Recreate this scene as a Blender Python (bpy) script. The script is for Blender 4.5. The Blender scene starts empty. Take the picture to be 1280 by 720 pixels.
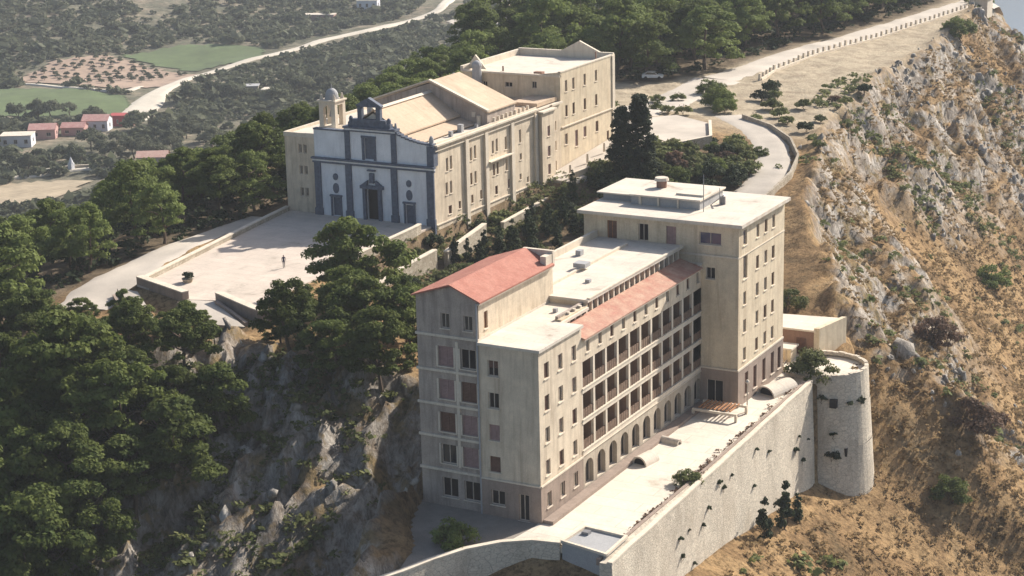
import bpy, math, random
import numpy as np
from mathutils import Vector, Matrix
rad = math.radians
scene = bpy.context.scene
COL = scene.collection
# ---------------------------------------------------------------- camera
cd = bpy.data.cameras.new('camera'); cam = bpy.data.objects.new('camera', cd); COL.objects.link(cam)
cd.sensor_width = 36; cd.lens = 2388.0/1280*36; cd.clip_start = 1; cd.clip_end = 30000
_y, _p, _r = rad(28.56), rad(15.47), rad(-1.36)
_f = Vector((-math.sin(_y)*math.cos(_p), math.cos(_y)*math.cos(_p), -math.sin(_p)))
_rt = _f.cross(Vector((0, 0, 1))).normalized(); _u = _rt.cross(_f)
_r2 = _rt*math.cos(_r)+_u*math.sin(_r); _u2 = -_rt*math.sin(_r)+_u*math.cos(_r)
cam.matrix_world = Matrix(((_r2.x, _u2.x, -_f.x, 78.67), (_r2.y, _u2.y, -_f.y, -149.29), (_r2.z, _u2.z, -_f.z, 70.0), (0, 0, 0, 1)))
scene.camera = cam
# ---------------------------------------------------------------- light: low sun from beyond the tower, slightly right
SUN_AZ, SUN_EL = rad(20), rad(34)          # azimuth measured from +Y towards +X
world = bpy.data.worlds.new('World'); scene.world = world; world.use_nodes = True
nt = world.node_tree; nt.nodes.clear()
sk = nt.nodes.new('ShaderNodeTexSky'); sk.sky_type = 'NISHITA'; sk.sun_disc = False
sk.sun_elevation = SUN_EL; sk.sun_rotation = SUN_AZ; sk.altitude = 300; sk.dust_density = 3.0
bg = nt.nodes.new('ShaderNodeBackground'); bg.inputs[1].default_value = 0.088
wo = nt.nodes.new('ShaderNodeOutputWorld'); nt.links.new(sk.outputs[0], bg.inputs[0]); nt.links.new(bg.outputs[0], wo.inputs[0])
sd = bpy.data.lights.new('sun', 'SUN'); sd.energy = 4.8; sd.angle = rad(.6); sd.color = (1, .945, .865)
sun = bpy.data.objects.new('sun', sd); COL.objects.link(sun)
_d = Vector((math.sin(SUN_AZ)*math.cos(SUN_EL), math.cos(SUN_AZ)*math.cos(SUN_EL), math.sin(SUN_EL)))
sun.rotation_euler = _d.to_track_quat('Z', 'Y').to_euler(); sun.location = (60, 300, 200)
scene.view_settings.view_transform = 'Standard'; scene.view_settings.look = 'None'
scene.view_settings.exposure = 0.80; scene.view_settings.gamma = 1.0
# ---------------------------------------------------------------- terrain as a height function (metres)
import numpy as np
_rs = np.random.RandomState(7)
_PERM = _rs.permutation(512)
_VAL = _rs.rand(512)
def vnoise(x, y):
    xi = np.floor(x).astype(int); yi = np.floor(y).astype(int)
    xf = x-xi; yf = y-yi
    u = xf*xf*(3-2*xf); v = yf*yf*(3-2*yf)
    def h(a, b): return _VAL[_PERM[(_PERM[a & 511]+b) & 511]]
    a = h(xi, yi); b = h(xi+1, yi); c = h(xi, yi+1); d = h(xi+1, yi+1)
    return (a*(1-u)+b*u)*(1-v)+(c*(1-u)+d*u)*v
def fbm(x, y, o=4):
    s = 0; a = .5
    for i in range(o):
        s = s+a*vnoise(x*2**i+17.3*i, y*2**i+5.1*i); a *= .5
    return s/(1-.5**o)
def ridged(x, y, o=4):
    s = 0; a = .5
    for i in range(o):
        s = s+a*(1-np.abs(2*vnoise(x*2**i+9.7*i, y*2**i+3.3*i)-1)); a *= .5
    return s/(1-.5**o)
def sstep(a, b, x):
    t = np.clip((x-a)/(b-a), 0, 1); return t*t*(3-2*t)
CP = np.array([(-60,40,8),(-60,60,8),(-75,40,8),(-75,60,8),(-52,50,6.5),(-52,90,5),(-52,72,5.2),(-48,60,4.5),(-40,60,3.6),(-30,40,4),(-20,20,5),(-30,20,6),
 (-45,20,7.5),(-20,50,3),(-40,90,4.5),(-49,106,8),(-48,120,10),(-55,140,10),(-70,150,10),(-42,132,9),(-30,122,7),(-22,110,5.6),(-25,131,7),
 (-33,142,8),(-40,150,8.7),(-60,170,9),(-35,105,4.5),(-20,85,2.5),(-10,72,2.2),(-5,64,1.2),(-60,230,9.5),(-48,310,9.5),(-80,200,9.5),(-90,130,9),
 (-85,100,8),(-80,60,7.5),(-85,30,6.3),(-50,350,9),(-100,300,10),(-40,180,8.5),(-40,250,8.5),(-64,24,7),(-72,26,6.8),(-4,75,3.5),(2,70,1),(-90,0,3),(-14,105,7),(-5,20,0),(-5,-5,0),(5,40,0),(5,0,0),(-12,35,1),(-16,-5,3),(-12,-12,1)], float)
def _tps(d): return d*d*np.log(d+1e-9)
_K = _tps(np.linalg.norm(CP[:, None, :2]-CP[None, :, :2], axis=2))+2.0*np.eye(len(CP))
_P = np.c_[np.ones(len(CP)), CP[:, :2]]
_A = np.r_[np.c_[_K, _P], np.c_[_P.T, np.zeros((3, 3))]]
_W = np.linalg.solve(_A, np.r_[CP[:, 2], np.zeros(3)])
def plateau(x, y):
    xc = np.clip(x, -110, 15); yc = np.clip(y, -5, 360)
    s = _W[len(CP)]+_W[len(CP)+1]*xc+_W[len(CP)+2]*yc
    for i in range(len(CP)):
        s = s+_W[i]*_tps(np.sqrt((xc-CP[i, 0])**2+(yc-CP[i, 1])**2))
    return np.clip(s, -2, 11.5)
RY = np.array([-300,-60,  0, 15, 50, 60, 68, 76,116,159,210,255,310,340,400,700,1600,3000])
RX = np.array([   0,  9, 10, 10, 9.6, 10, 9,  2,-15,-28,-35,-36,-43,-49,-98,-270,-640,-1200])
RZ = np.array([ -30,-12, -6,-7.5,-12,-11, -5, 3,  7,  8,  8,  8,  9,  9,  6, -10, -10, -10])
def ground(x, y):
    """height before the rock relief, plus masks"""
    x = np.asarray(x, float); y = np.asarray(y, float)
    zp = plateau(x, y)
    xr = np.interp(y, RY, RX)+3.0*(fbm(x*.02+4, y*.05, 3)-.5)*sstep(62, 80, y)
    zr = np.interp(y, RY, RZ)
    # right hand side: cliff and long dry slope down to the sea
    d = x-xr
    steep = .95*sstep(62, 90, y)
    right = zr-np.where(d > 0, (.55+steep*.35)*d+steep*4*(1-np.exp(-np.maximum(d, 0)/5.)), 0)
    right = right-sstep(325, 420, y)*np.maximum(d, 0)*1.6
    z = np.where(d > 0, right, zp)
    t = sstep(-1.2, -.2, d)*(d <= 0)
    z = np.where(d <= 0, zp*(1-t)+np.minimum(zp, zr)*t, z)
    # left hand side: wooded slope down to the valley
    xl = np.interp(y, [-100, 0, 30, 70, 100, 150, 200, 300, 450, 900, 2000], [-88, -88, -90, -92, -88, -98, -110, -118, -150, -300, -700])
    dl = np.maximum(xl-x, 0)
    z = z-np.where(dl < 12, dl*dl*.018, dl*.43-2.57)
    # front: rock face below the church square
    yf = np.interp(x, [-200, -110, -90, -80, -68, -60, -50, -40, -30, -18, -15, -12, -8.5, -6], [60, 34, 22, 16, 17, 18, 19, 18, 20, 20, 6, -9, -15, -2])
    df = np.maximum(yf-y, 0)
    z = z-np.where(df < 2, df*df*.11, df*.43-.42)-.2*(np.clip(x, -50, -13)+32)*sstep(0, 14, df)*sstep(-6, -13, x)
    # beyond the plateau the land drops behind the wood
    far = np.maximum(y-(430-.0*x), 0)
    z = z-far*.4*(x > -5000)
    # valley floor
    vf = -60+10*(fbm(x*.004+3, y*.004+8, 3)-.5)+6*(fbm(x*.015, y*.015, 3)-.5)
    # scrub covered hillside rising at the upper left
    vf = vf+np.maximum(0, ((-x-470)*.10+(y-560)*.10))*sstep(440, 620, -x)*.55
    vf = vf+30*sstep(900, 2500, np.hypot(x, y))*fbm(x*.001, y*.001, 3)
    sea = sstep(0, 90, x-np.interp(y, RY, RX))
    vf = vf*(1-sea)+(-420)*sea
    k = 6.0
    h = np.clip(.5+.5*(z-vf)/k, 0, 1)
    return vf*(1-h)+z*h+k*h*(1-h)
def inpoly(x, y, P):
    c = np.zeros(np.shape(x), bool); n = len(P)
    for i in range(n):
        x1, y1 = P[i]; x2, y2 = P[(i+1) % n]
        if y1 == y2: continue
        c ^= ((y1 > y) != (y2 > y)) & (x < (x2-x1)*(y-y1)/(y2-y1)+x1)
    return c
def dpoly(x, y, P):
    """distance to the outline of polygon P (0 inside)"""
    d = np.full(np.shape(x), 1e9); n = len(P)
    for i in range(n):
        a = np.array(P[i], float); b = np.array(P[(i+1) % n], float); e = b-a
        t = np.clip(((x-a[0])*e[0]+(y-a[1])*e[1])/(e@e), 0, 1)
        d = np.minimum(d, np.hypot(x-a[0]-t*e[0], y-a[1]-t*e[1]))
    return np.where(inpoly(x, y, P), 0, d)
FLAT = [  # polygon, height, blend width
 ([(-13.4,.4),(-14.2,54),(-7,62),(0,66),(6,66),(8,61.5),(11,60.3),(12.6,57),(12,53.5),(9.3,51.8),(8.6,49),(9.2,-3.6),(4.5,-3.4),(1,-3.6),(-2.6,-7.2),(-4.6,-12),(-6.2,-15),(-8,-10),(-11.5,-5),(-13.2,-.5)], -.3, .7),
 ([(-72.5,29.8),(-63,26.5),(-58.5,28.5),(-52,27),(-52.5,48),(-53.6,71),(-53.4,110),(-79,110),(-78.4,71)], 7.75, 1.0),
 ([(-54,103.5),(-48,103),(-45.6,112),(-46,126),(-49,134),(-60,146),(-72,146),(-72,130),(-54,130)], 7.8, 1.0),
]
def flatmask(x, y):
    m = np.zeros(np.shape(x)); 
    for P, z, w in FLAT: m = np.maximum(m, 1-sstep(0, w*2.5, dpoly(x, y, P)))
    return m
def relief(x, y):
    """(height, rock mask)"""
    z = ground(x, y)
    xr = np.interp(y, RY, RX); d = x-xr
    n1 = fbm(x*.035+11, y*.028+2, 3)
    rightrock = sstep(-5, 2, d)*sstep(66, 80, y)*(1-sstep(13, 36, d))
    patch = sstep(.52, .62, fbm(x*.03+31, y*.03+12, 3))*sstep(14, 26, d)
    rr = np.clip(rightrock*sstep(.40, .62, n1+.25)+patch, 0, 1)*sstep(-5, 2, d)
    yf = np.interp(x, [-200, -110, -90, -80, -68, -60, -50, -40, -30, -18, -15, -12, -8.5, -6], [60, 34, 22, 16, 17, 18, 19, 18, 20, 20, 6, -9, -15, -2])
    fr = sstep(-1, 4, yf-y)*sstep(-64, -50, x)*(1-sstep(-7, -5.5, x))
    rock = np.maximum(rr, fr*.95)*(1-sstep(600, 800, y))
    near = (np.hypot(x+20, y-100) < 420)
    w = ridged(x*.16+fbm(x*.1, y*.1, 2)*2, y*.07, 4)*2-1
    c = ridged(x*.5+7, y*.33+3, 3)*2-1
    wf = ridged(x*.34+.6*fbm(x*.2, y*.2, 2)*3, y*.085+5, 3)*2-1
    big = ridged(x*.055+y*.02+2, y*.035+7, 3)*2-1
    w = w*(1-fr)+fr*(.35*w+.85*wf)+big*1.5*(1-fr)*sstep(2, 12, d)
    spur = sstep(-30, -15, x)*sstep(-1, 6, yf-y)*(x < -13)
    zz = z-5.5*spur*near+near*rock*((3.1+.7*fr)*w+.9*c)+near*(1-rock)*(.7*(fbm(x*.25, y*.25, 3)-.5))
    fm = np.zeros(np.shape(x)); 
    for P, h, wd in FLAT:
        m = 1-sstep(.2, wd, dpoly(x, y, P)); zz = zz*(1-m)+h*m
        fm = np.maximum(fm, m)
    return zz, rock*(1-fm)
ROADS = {  # centre lines x, y, width
 'ridge': ([(-62,192),(-60,206),(-58.5,229),(-54.5,260),(-49,300),(-47,318),(-48,345)], 8.0),
 'plat': ([(-61,150),(-60,165),(-61,180),(-62,194)], 11.0),
 'bend': ([(-46,160),(-38,152),(-32,143.5),(-27.5,134),(-24.5,124),(-23.5,114),(-23,105),(-21,97),(-17,88)], 7.0),
}
# ---------------------------------------------------------------- helpers
random.seed(5); rs = np.random.RandomState(11)
def tag(o, label=None, cat=None, group=None, kind=None):
    if label: o['label'] = label
    if cat: o['category'] = cat
    if group: o['group'] = group
    if kind: o['kind'] = kind
    return o
def empty(name, loc, label, cat, group=None, rz=0):
    o = bpy.data.objects.new(name, None); COL.objects.link(o); o.location = loc; o.rotation_euler = (0, 0, rz)
    o.empty_display_size = .5
    return tag(o, label, cat, group)
def link(name, me, parent=None, loc=None, rz=0, scale=None):
    o = bpy.data.objects.new(name, me); COL.objects.link(o)
    if parent is not None:
        o.parent = parent
    if loc is not None: o.location = loc
    o.rotation_euler = (0, 0, rz)
    if scale: o.scale = scale
    return o
def mesh_np(name, V, F, mats=(), mi=None, smooth=False):
    """fast mesh from numpy vertices and equal sized faces"""
    me = bpy.data.meshes.new(name); V = np.asarray(V, np.float32); F = np.asarray(F, np.int32); k = F.shape[1]
    me.vertices.add(len(V)); me.vertices.foreach_set('co', V.ravel())
    me.loops.add(F.size); me.loops.foreach_set('vertex_index', F.ravel())
    me.polygons.add(len(F)); me.polygons.foreach_set('loop_start', np.arange(0, F.size, k, dtype=np.int32))
    me.polygons.foreach_set('loop_total', np.full(len(F), k, np.int32))
    for m in mats: me.materials.append(m)
    if mi is not None: me.polygons.foreach_set('material_index', np.asarray(mi, np.int32))
    if smooth: me.polygons.foreach_set('use_smooth', np.ones(len(F), bool))
    me.update(calc_edges=True); return me
class MB:
    def __init__(s): s.v = []; s.f = []; s.m = []; s.cur = 0
    def quad(s, a, b, c, d): s.poly([a, b, c, d])
    def poly(s, P):
        n = len(s.v); s.v += [tuple(p) for p in P]; s.f.append(tuple(range(n, n+len(P)))); s.m.append(s.cur)
    def box(s, x0, x1, y0, y1, z0, z1):
        if x0 > x1: x0, x1 = x1, x0
        if y0 > y1: y0, y1 = y1, y0
        s.prism([(x0, y0), (x1, y0), (x1, y1), (x0, y1)], z0, z1)
    def prism(s, P, z0, z1, P2=None):
        """P counter clockwise; z1 may be a list"""
        P2 = P2 or P; n = len(P); k = len(s.v)
        za = z0 if isinstance(z0, (list, tuple)) else [z0]*n
        zb = z1 if isinstance(z1, (list, tuple)) else [z1]*n
        s.v += [(p[0], p[1], za[i]) for i, p in enumerate(P)]+[(p[0], p[1], zb[i]) for i, p in enumerate(P2)]
        s.f.append(tuple(k+i for i in reversed(range(n)))); s.m.append(s.cur)
        s.f.append(tuple(k+n+i for i in range(n))); s.m.append(s.cur)
        for i in range(n):
            j = (i+1) % n; s.f.append((k+i, k+j, k+n+j, k+n+i)); s.m.append(s.cur)
    def cyl(s, x, y, z0, z1, r0, r1=None, n=14):
        r1 = r0 if r1 is None else r1
        A = [(x+r0*math.cos(2*math.pi*i/n), y+r0*math.sin(2*math.pi*i/n)) for i in range(n)]
        B = [(x+r1*math.cos(2*math.pi*i/n), y+r1*math.sin(2*math.pi*i/n)) for i in range(n)]
        s.prism(A, z0, z1, B)
    def dome(s, x, y, z, r, h, n=14, m=5):
        for j in range(m):
            a0 = j*math.pi/2/m; a1 = (j+1)*math.pi/2/m
            for i in range(n):
                t0 = 2*math.pi*i/n; t1 = 2*math.pi*(i+1)/n
                P = [(x+r*math.cos(a)*math.cos(t), y+r*math.cos(a)*math.sin(t), z+h*math.sin(a)) for a, t in ((a0, t0), (a0, t1), (a1, t1), (a1, t0))]
                s.poly(P if j < m-1 else P[:3])
    def xprism(s, P, y0, y1):
        """outline P of (x,z), counter clockwise seen from -Y, pulled from y0 to y1"""
        n = len(P); k = len(s.v)
        s.v += [(p[0], y0, p[1]) for p in P]+[(p[0], y1, p[1]) for p in P]
        s.f.append(tuple(k+i for i in range(n))); s.m.append(s.cur)
        s.f.append(tuple(k+n+i for i in reversed(range(n)))); s.m.append(s.cur)
        for i in range(n):
            j = (i+1) % n; s.f.append((k+j, k+i, k+n+i, k+n+j)); s.m.append(s.cur)
    def build(s, name, mats, parent=None, smooth=False):
        me = bpy.data.meshes.new(name); off = np.zeros(3); rz = 0; q = parent
        while q is not None: off = off+np.array(q.location); rz += q.rotation_euler.z; q = q.parent
        V = np.array(s.v, float)-off
        if rz:
            c, n_ = math.cos(-rz), math.sin(-rz); V = np.c_[V[:, 0]*c-V[:, 1]*n_, V[:, 0]*n_+V[:, 1]*c, V[:, 2]]
        me.from_pydata([tuple(v) for v in V], [], s.f)
        for m in (mats if isinstance(mats, (list, tuple)) else [mats]): me.materials.append(m)
        me.polygons.foreach_set('material_index', s.m)
        if smooth: me.polygons.foreach_set('use_smooth', [True]*len(s.f))
        me.update(); return link(name, me, parent)
# ---------------------------------------------------------------- materials
def nodes(name):
    m = bpy.data.materials.new(name); m.use_nodes = True; t = m.node_tree
    return m, t, t.nodes['Principled BSDF']
def N(t, ty, **kw):
    n = t.nodes.new(ty)
    for k, v in kw.items(): setattr(n, k, v)
    return n
def noise(t, scale, detail=4, rough=.6, vec=None, dist=0):
    n = N(t, 'ShaderNodeTexNoise'); n.inputs['Scale'].default_value = scale; n.inputs['Detail'].default_value = detail
    n.inputs['Roughness'].default_value = rough; n.inputs['Distortion'].default_value = dist
    if vec is not None: t.links.new(vec, n.inputs['Vector'])
    return n.outputs['Fac']
def ramp(t, fac, stops):
    r = N(t, 'ShaderNodeValToRGB'); e = r.color_ramp.elements
    while len(e) < len(stops): e.new(.5)
    for i, (p, c) in enumerate(stops): e[i].position = p; e[i].color = (*c, 1) if len(c) == 3 else c
    t.links.new(fac, r.inputs[0]); return r.outputs['Color']
def mix(t, fac, a, b, mode='MIX'):
    n = N(t, 'ShaderNodeMix', data_type='RGBA', blend_type=mode)
    for k, v in ((0, fac), (6, a), (7, b)):
        if isinstance(v, (int, float)): n.inputs[k].default_value = v
        elif isinstance(v, tuple): n.inputs[k].default_value = (*v, 1)
        else: t.links.new(v, n.inputs[k])
    return n.outputs[2]
def coord(t, scale=(1, 1, 1), world=True):
    m = N(t, 'ShaderNodeMapping'); m.inputs['Scale'].default_value = scale
    if world: t.links.new(N(t, 'ShaderNodeNewGeometry').outputs['Position'], m.inputs[0])
    else: t.links.new(N(t, 'ShaderNodeTexCoord').outputs['Object'], m.inputs[0])
    return m.outputs[0]
def bump(t, p, h, strength=.4, dist=.1):
    b = N(t, 'ShaderNodeBump'); b.inputs['Strength'].default_value = strength; b.inputs['Distance'].default_value = dist
    t.links.new(h, b.inputs['Height']); t.links.new(b.outputs[0], p.inputs['Normal'])
def plaster(name, c, stain, amount=.5, rough=.9, streak=True, scale=.5):
    m, t, p = nodes(name); v = coord(t); vs = coord(t, (1.2, 1.2, .12))
    a = ramp(t, noise(t, scale, 5, .65, v), [(.38, c), (.72, tuple(x*(1-.35*amount) for x in c))])
    if streak:
        s = ramp(t, noise(t, 1.1, 4, .7, vs), [(.46, (0, 0, 0)), (.72, (1, 1, 1))])
        mm = N(t, 'ShaderNodeMath', operation='MULTIPLY'); t.links.new(s, mm.inputs[0]); mm.inputs[1].default_value = amount
        a = mix(t, mm.outputs[0], a, stain)
    f = noise(t, 9, 3, .6, v); a = mix(t, .12, a, ramp(t, f, [(.3, (0, 0, 0)), (.7, (1, 1, 1))]), 'OVERLAY')
    t.links.new(a, p.inputs['Base Color']); p.inputs['Roughness'].default_value = rough
    p.inputs['Specular IOR Level'].default_value = .2
    bump(t, p, f, .15, .03); return m
def roofing(name, c, stain, sc=1.1):
    m, t, p = nodes(name); v = coord(t)
    a = ramp(t, noise(t, .22, 6, .7, v, .8), [(.36, c), (.60, tuple(x*.86 for x in c)), (.72, stain)])
    br = N(t, 'ShaderNodeTexBrick'); br.inputs['Scale'].default_value = 1/sc; br.inputs['Mortar Size'].default_value = .025; br.inputs['Color1'].default_value = (.5, .5, .5, 1); br.inputs['Color2'].default_value = (.44, .44, .44, 1); br.inputs['Mortar'].default_value = (.30, .30, .30, 1)
    br.inputs['Brick Width'].default_value = 3.0; br.inputs['Row Height'].default_value = 1.0; t.links.new(v, br.inputs['Vector'])
    a = mix(t, .55, a, br.outputs['Color'], 'OVERLAY')
    f = noise(t, 3.5, 6, .75, v); a = mix(t, .3, a, ramp(t, f, [(.3, (.3, .3, .3)), (.65, (.6, .6, .6))]), 'OVERLAY')
    t.links.new(a, p.inputs['Base Color']); p.inputs['Roughness'].default_value = .9; p.inputs['Specular IOR Level'].default_value = .15; bump(t, p, f, .2, .03); return m
def flat(name, c, rough=.7, var=.15, metal=0):
    m, t, p = nodes(name); v = coord(t)
    a = ramp(t, noise(t, 2.5, 3, .6, v), [(.3, tuple(x*(1-var) for x in c)), (.7, tuple(min(1, x*(1+var)) for x in c))])
    t.links.new(a, p.inputs['Base Color']); p.inputs['Roughness'].default_value = rough; p.inputs['Metallic'].default_value = metal
    p.inputs['Specular IOR Level'].default_value = .25
    return m
M = {}
M['cream'] = plaster('cream_plaster', (.68, .565, .42), (.36, .28, .2), .75)
M['cream2'] = plaster('ochre_cream_plaster', (.66, .545, .385), (.40, .30, .2), .7)
M['band'] = plaster('pale_band_plaster', (.66, .57, .45), (.38, .3, .23), .4)
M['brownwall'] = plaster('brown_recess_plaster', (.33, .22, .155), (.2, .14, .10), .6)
M['grey_shaded'] = plaster('grey_and_shaded_plaster', (.45, .37, .305), (.2, .165, .14), .8)  # shade of the gable end put into the colour; plain grey on sheds
M['plinth'] = plaster('brown_plinth', (.33, .255, .205), (.2, .155, .125), .7)
M['facade'] = plaster('white_church_plaster', (.74, .75, .76), (.42, .42, .44), .45)
M['slate'] = flat('blue_grey_stone_trim', (.10, .115, .15), .7, .25)
M['roofwhite'] = roofing('pale_roof_coating', (.66, .585, .485), (.38, .31, .24))
M['roofbeige'] = roofing('beige_roof_membrane', (.58, .44, .31), (.36, .27, .19))
M['pave'] = roofing('terrace_paving', (.68, .61, .51), (.40, .34, .26), 2.2)
M['frame'] = flat('window_frame', (.50, .42, .34))
M['shutter'] = flat('brown_shutter', (.16, .085, .06), .6, .2)
M['shutterpink'] = flat('faded_pink_shutter', (.34, .22, .20), .7, .15)
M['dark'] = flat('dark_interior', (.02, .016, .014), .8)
M['wood'] = flat('orange_timber', (.35, .17, .08), .7, .3)
M['concrete'] = plaster('grey_concrete', (.36, .355, .35), (.2, .2, .2), .4, streak=False)
M['brick'] = plaster('red_brown_brick', (.27, .165, .12), (.18, .11, .08), .6)
M['metal'] = flat('dull_metal', (.25, .25, .26), .5, .1, .6)
def glass(name, c):
    m, t, p = nodes(name); p.inputs['Base Color'].default_value = (*c, 1); p.inputs['Roughness'].default_value = .12
    p.inputs['Specular IOR Level'].default_value = .6; return m
M['glass'] = glass('dark_window_glass', (.025, .027, .032)); M['glassblue'] = glass('bluish_window_glass', (.05, .05, .10))
def tiles(name, c, c2):
    m, t, p = nodes(name); v = coord(t)
    w = N(t, 'ShaderNodeTexWave', wave_type='BANDS', bands_direction='Y'); w.inputs['Scale'].default_value = 1.6; w.inputs['Distortion'].default_value = .4; t.links.new(v, w.inputs[0])
    a = ramp(t, noise(t, .7, 5, .7, v), [(.35, c), (.65, c2)])
    a = mix(t, .5, a, ramp(t, noise(t, 4, 6, .8, v), [(.35, (.3, .3, .3)), (.65, (.65, .65, .65))]), 'OVERLAY')
    a = mix(t, .35, a, ramp(t, w.outputs['Fac'], [(0, (.35, .35, .35)), (1, (.65, .65, .65))]), 'OVERLAY')
    t.links.new(a, p.inputs['Base Color']); p.inputs['Roughness'].default_value = .85; bump(t, p, w.outputs['Fac'], .5, .06); return m
M['tile'] = tiles('red_roof_tiles', (.34, .115, .075), (.42, .175, .12)); M['tile2'] = tiles('worn_orange_tiles', (.37, .155, .105), (.46, .29, .2))
def stone(name, c1, c2, dark, sc=1.4):
    m, t, p = nodes(name); v = coord(t, (1, 1, 1.7))
    vo = N(t, 'ShaderNodeTexVoronoi', feature='DISTANCE_TO_EDGE'); vo.inputs['Scale'].default_value = sc; t.links.new(v, vo.inputs[0])
    vc = N(t, 'ShaderNodeTexVoronoi'); vc.inputs['Scale'].default_value = sc; t.links.new(v, vc.inputs[0])
    a = mix(t, vc.outputs['Color'], c1, c2)
    a = mix(t, ramp(t, noise(t, .35, 6, .7, coord(t, (1, 1, .4))), [(.45, (0, 0, 0)), (.7, (.8, .8, .8))]), a, dark)
    j = ramp(t, vo.outputs['Distance'], [(0, (1, 1, 1)), (.07, (0, 0, 0))]); a = mix(t, j, a, tuple(x*.72 for x in c2))
    n = noise(t, 5, 5, .7, v); a = mix(t, .5, a, ramp(t, n, [(.3, (.25, .25, .25)), (.7, (.75, .75, .75))]), 'OVERLAY')
    t.links.new(a, p.inputs['Base Color']); p.inputs['Roughness'].default_value = .95
    p.inputs['Specular IOR Level'].default_value = .1
    bump(t, p, n, .6, .12); return m
M['rampart'] = stone('rubble_stone_wall', (.64, .555, .44), (.54, .47, .375), (.36, .30, .23))
M['garden_stone'] = stone('garden_wall_stone', (.50, .44, .35), (.38, .32, .24), (.22, .18, .13))
def leaf(name, c1, c2, sc=.35, trans=.35):
    m, t, p = nodes(name); v = coord(t)
    oi = N(t, 'ShaderNodeObjectInfo')
    a = ramp(t, noise(t, sc, 4, .7, v), [(.35, c1), (.65, c2)])
    hs = N(t, 'ShaderNodeHueSaturation'); mr = N(t, 'ShaderNodeMapRange'); mr.inputs[3].default_value = .72; mr.inputs[4].default_value = 1.3
    t.links.new(oi.outputs['Random'], mr.inputs[0]); t.links.new(mr.outputs[0], hs.inputs['Value']); t.links.new(a, hs.inputs['Color'])
    t.links.new(hs.outputs[0], p.inputs['Base Color']); p.inputs['Roughness'].default_value = .8; p.inputs['Specular IOR Level'].default_value = .15
    tr = N(t, 'ShaderNodeBsdfTranslucent'); t.links.new(hs.outputs[0], tr.inputs[0]); ms = N(t, 'ShaderNodeMixShader'); ms.inputs[0].default_value = trans
    t.links.new(p.outputs[0], ms.inputs[1]); t.links.new(tr.outputs[0], ms.inputs[2]); t.links.new(ms.outputs[0], t.nodes['Material Output'].inputs[0])
    return m
M['pine'] = leaf('pine_needles', (.062, .086, .021), (.128, .15, .036))
M['pinegreen'] = leaf('mid_green_needles', (.095, .125, .03), (.175, .205, .06))
M['pinedark'] = leaf('dark_needles', (.028, .042, .018), (.05, .062, .026), trans=.2)
M['bush'] = leaf('bush_leaves', (.10, .12, .04), (.19, .195, .075))
M['valley'] = leaf('olive_grey_leaves', (.075, .088, .05), (.135, .14, .085), sc=.05)
M['drybush'] = leaf('dry_scrub', (.20, .14, .07), (.36, .255, .135), sc=.12, trans=.5)
M['brownbush'] = leaf('brown_thicket', (.12, .075, .05), (.2, .13, .09), sc=.3)
M['bark'] = flat('bark', (.12, .085, .06), .9, .3)
M['dryleaf'] = leaf('yellowing_leaves', (.13, .12, .04), (.22, .19, .08))
# ---------------------------------------------------------------- the ground sheet
def grid_lines(a, b, step, lo, hi, g=1.06, mx=9):
    c = list(np.arange(a, b+step/2, step)); s = step; x = c[-1]
    while x < hi: s = min(s*g, mx if abs(x) < 800 else 1e9); x += s; c.append(x)
    s = step; x = c[0]
    while x > lo: s = min(s*g, mx if abs(x) < 800 else 1e9); x -= s; c.insert(0, x)
    return np.array(c)
gx = grid_lines(-75, 42, .62, -9000, 6000); gy = np.r_[grid_lines(-25, 150, .75, -600, 150)[:-1], np.arange(151, 330, 1.3), grid_lines(330, 331, 1.3, 329, 14000)[3:]]
gy = np.unique(np.round(gy, 3))
GX, GY = np.meshgrid(gx, gy); Z, ROCK = relief(GX, GY)
nx, ny = len(gx), len(gy)
idx = np.arange(nx*ny).reshape(ny, nx)
F = np.stack([idx[:-1, :-1], idx[:-1, 1:], idx[1:, 1:], idx[1:, :-1]], -1).reshape(-1, 4)
def inside(px, py, P): return inpoly(np.asarray(px, float), np.asarray(py, float), P)
WOODS = {
 'slope': [(-108, -40), (-50, -40), (-37, -20), (-39, -6), (-40, 5), (-47, 7), (-56, 5), (-66, 8), (-76, 14), (-85, 20), (-108, 28)],
 'square': [(-130, 24), (-84, 20), (-83.5, 34), (-82.5, 60), (-83, 76), (-84, 112), (-112, 118), (-140, 70)],
 'behind': [(-112, 112), (-80, 98), (-77, 128), (-74, 150), (-82, 186), (-120, 186)],
 'ridge': [(-116, 186), (-75, 184), (-68, 198), (-64.5, 229), (-60.5, 262), (-55, 300), (-56, 360), (-66, 400), (-112, 400), (-118, 300)],
}
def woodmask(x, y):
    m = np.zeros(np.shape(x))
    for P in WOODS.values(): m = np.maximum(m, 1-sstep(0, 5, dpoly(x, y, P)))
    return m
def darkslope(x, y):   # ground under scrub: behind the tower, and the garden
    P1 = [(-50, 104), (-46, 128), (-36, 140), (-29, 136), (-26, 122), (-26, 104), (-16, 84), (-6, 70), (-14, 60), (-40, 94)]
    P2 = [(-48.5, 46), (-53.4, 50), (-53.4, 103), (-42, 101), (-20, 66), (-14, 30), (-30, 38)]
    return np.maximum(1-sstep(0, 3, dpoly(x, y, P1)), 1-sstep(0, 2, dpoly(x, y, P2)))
_gy, _gx = np.gradient(Z, gy, gx); SL = np.hypot(_gx, _gy); ROCK = np.where((GX < -5) & (GY < 30) & (GX > -75), ROCK*(.45+.6*sstep(.2, .8, SL)), ROCK*(.12+.95*sstep(.62, 1.35, SL)))
near = (np.abs(GX+20) < 260) & (np.abs(GY-140) < 320)
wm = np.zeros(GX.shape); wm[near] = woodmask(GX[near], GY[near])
dk = np.zeros(GX.shape); dk[near] = darkslope(GX[near], GY[near])
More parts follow.
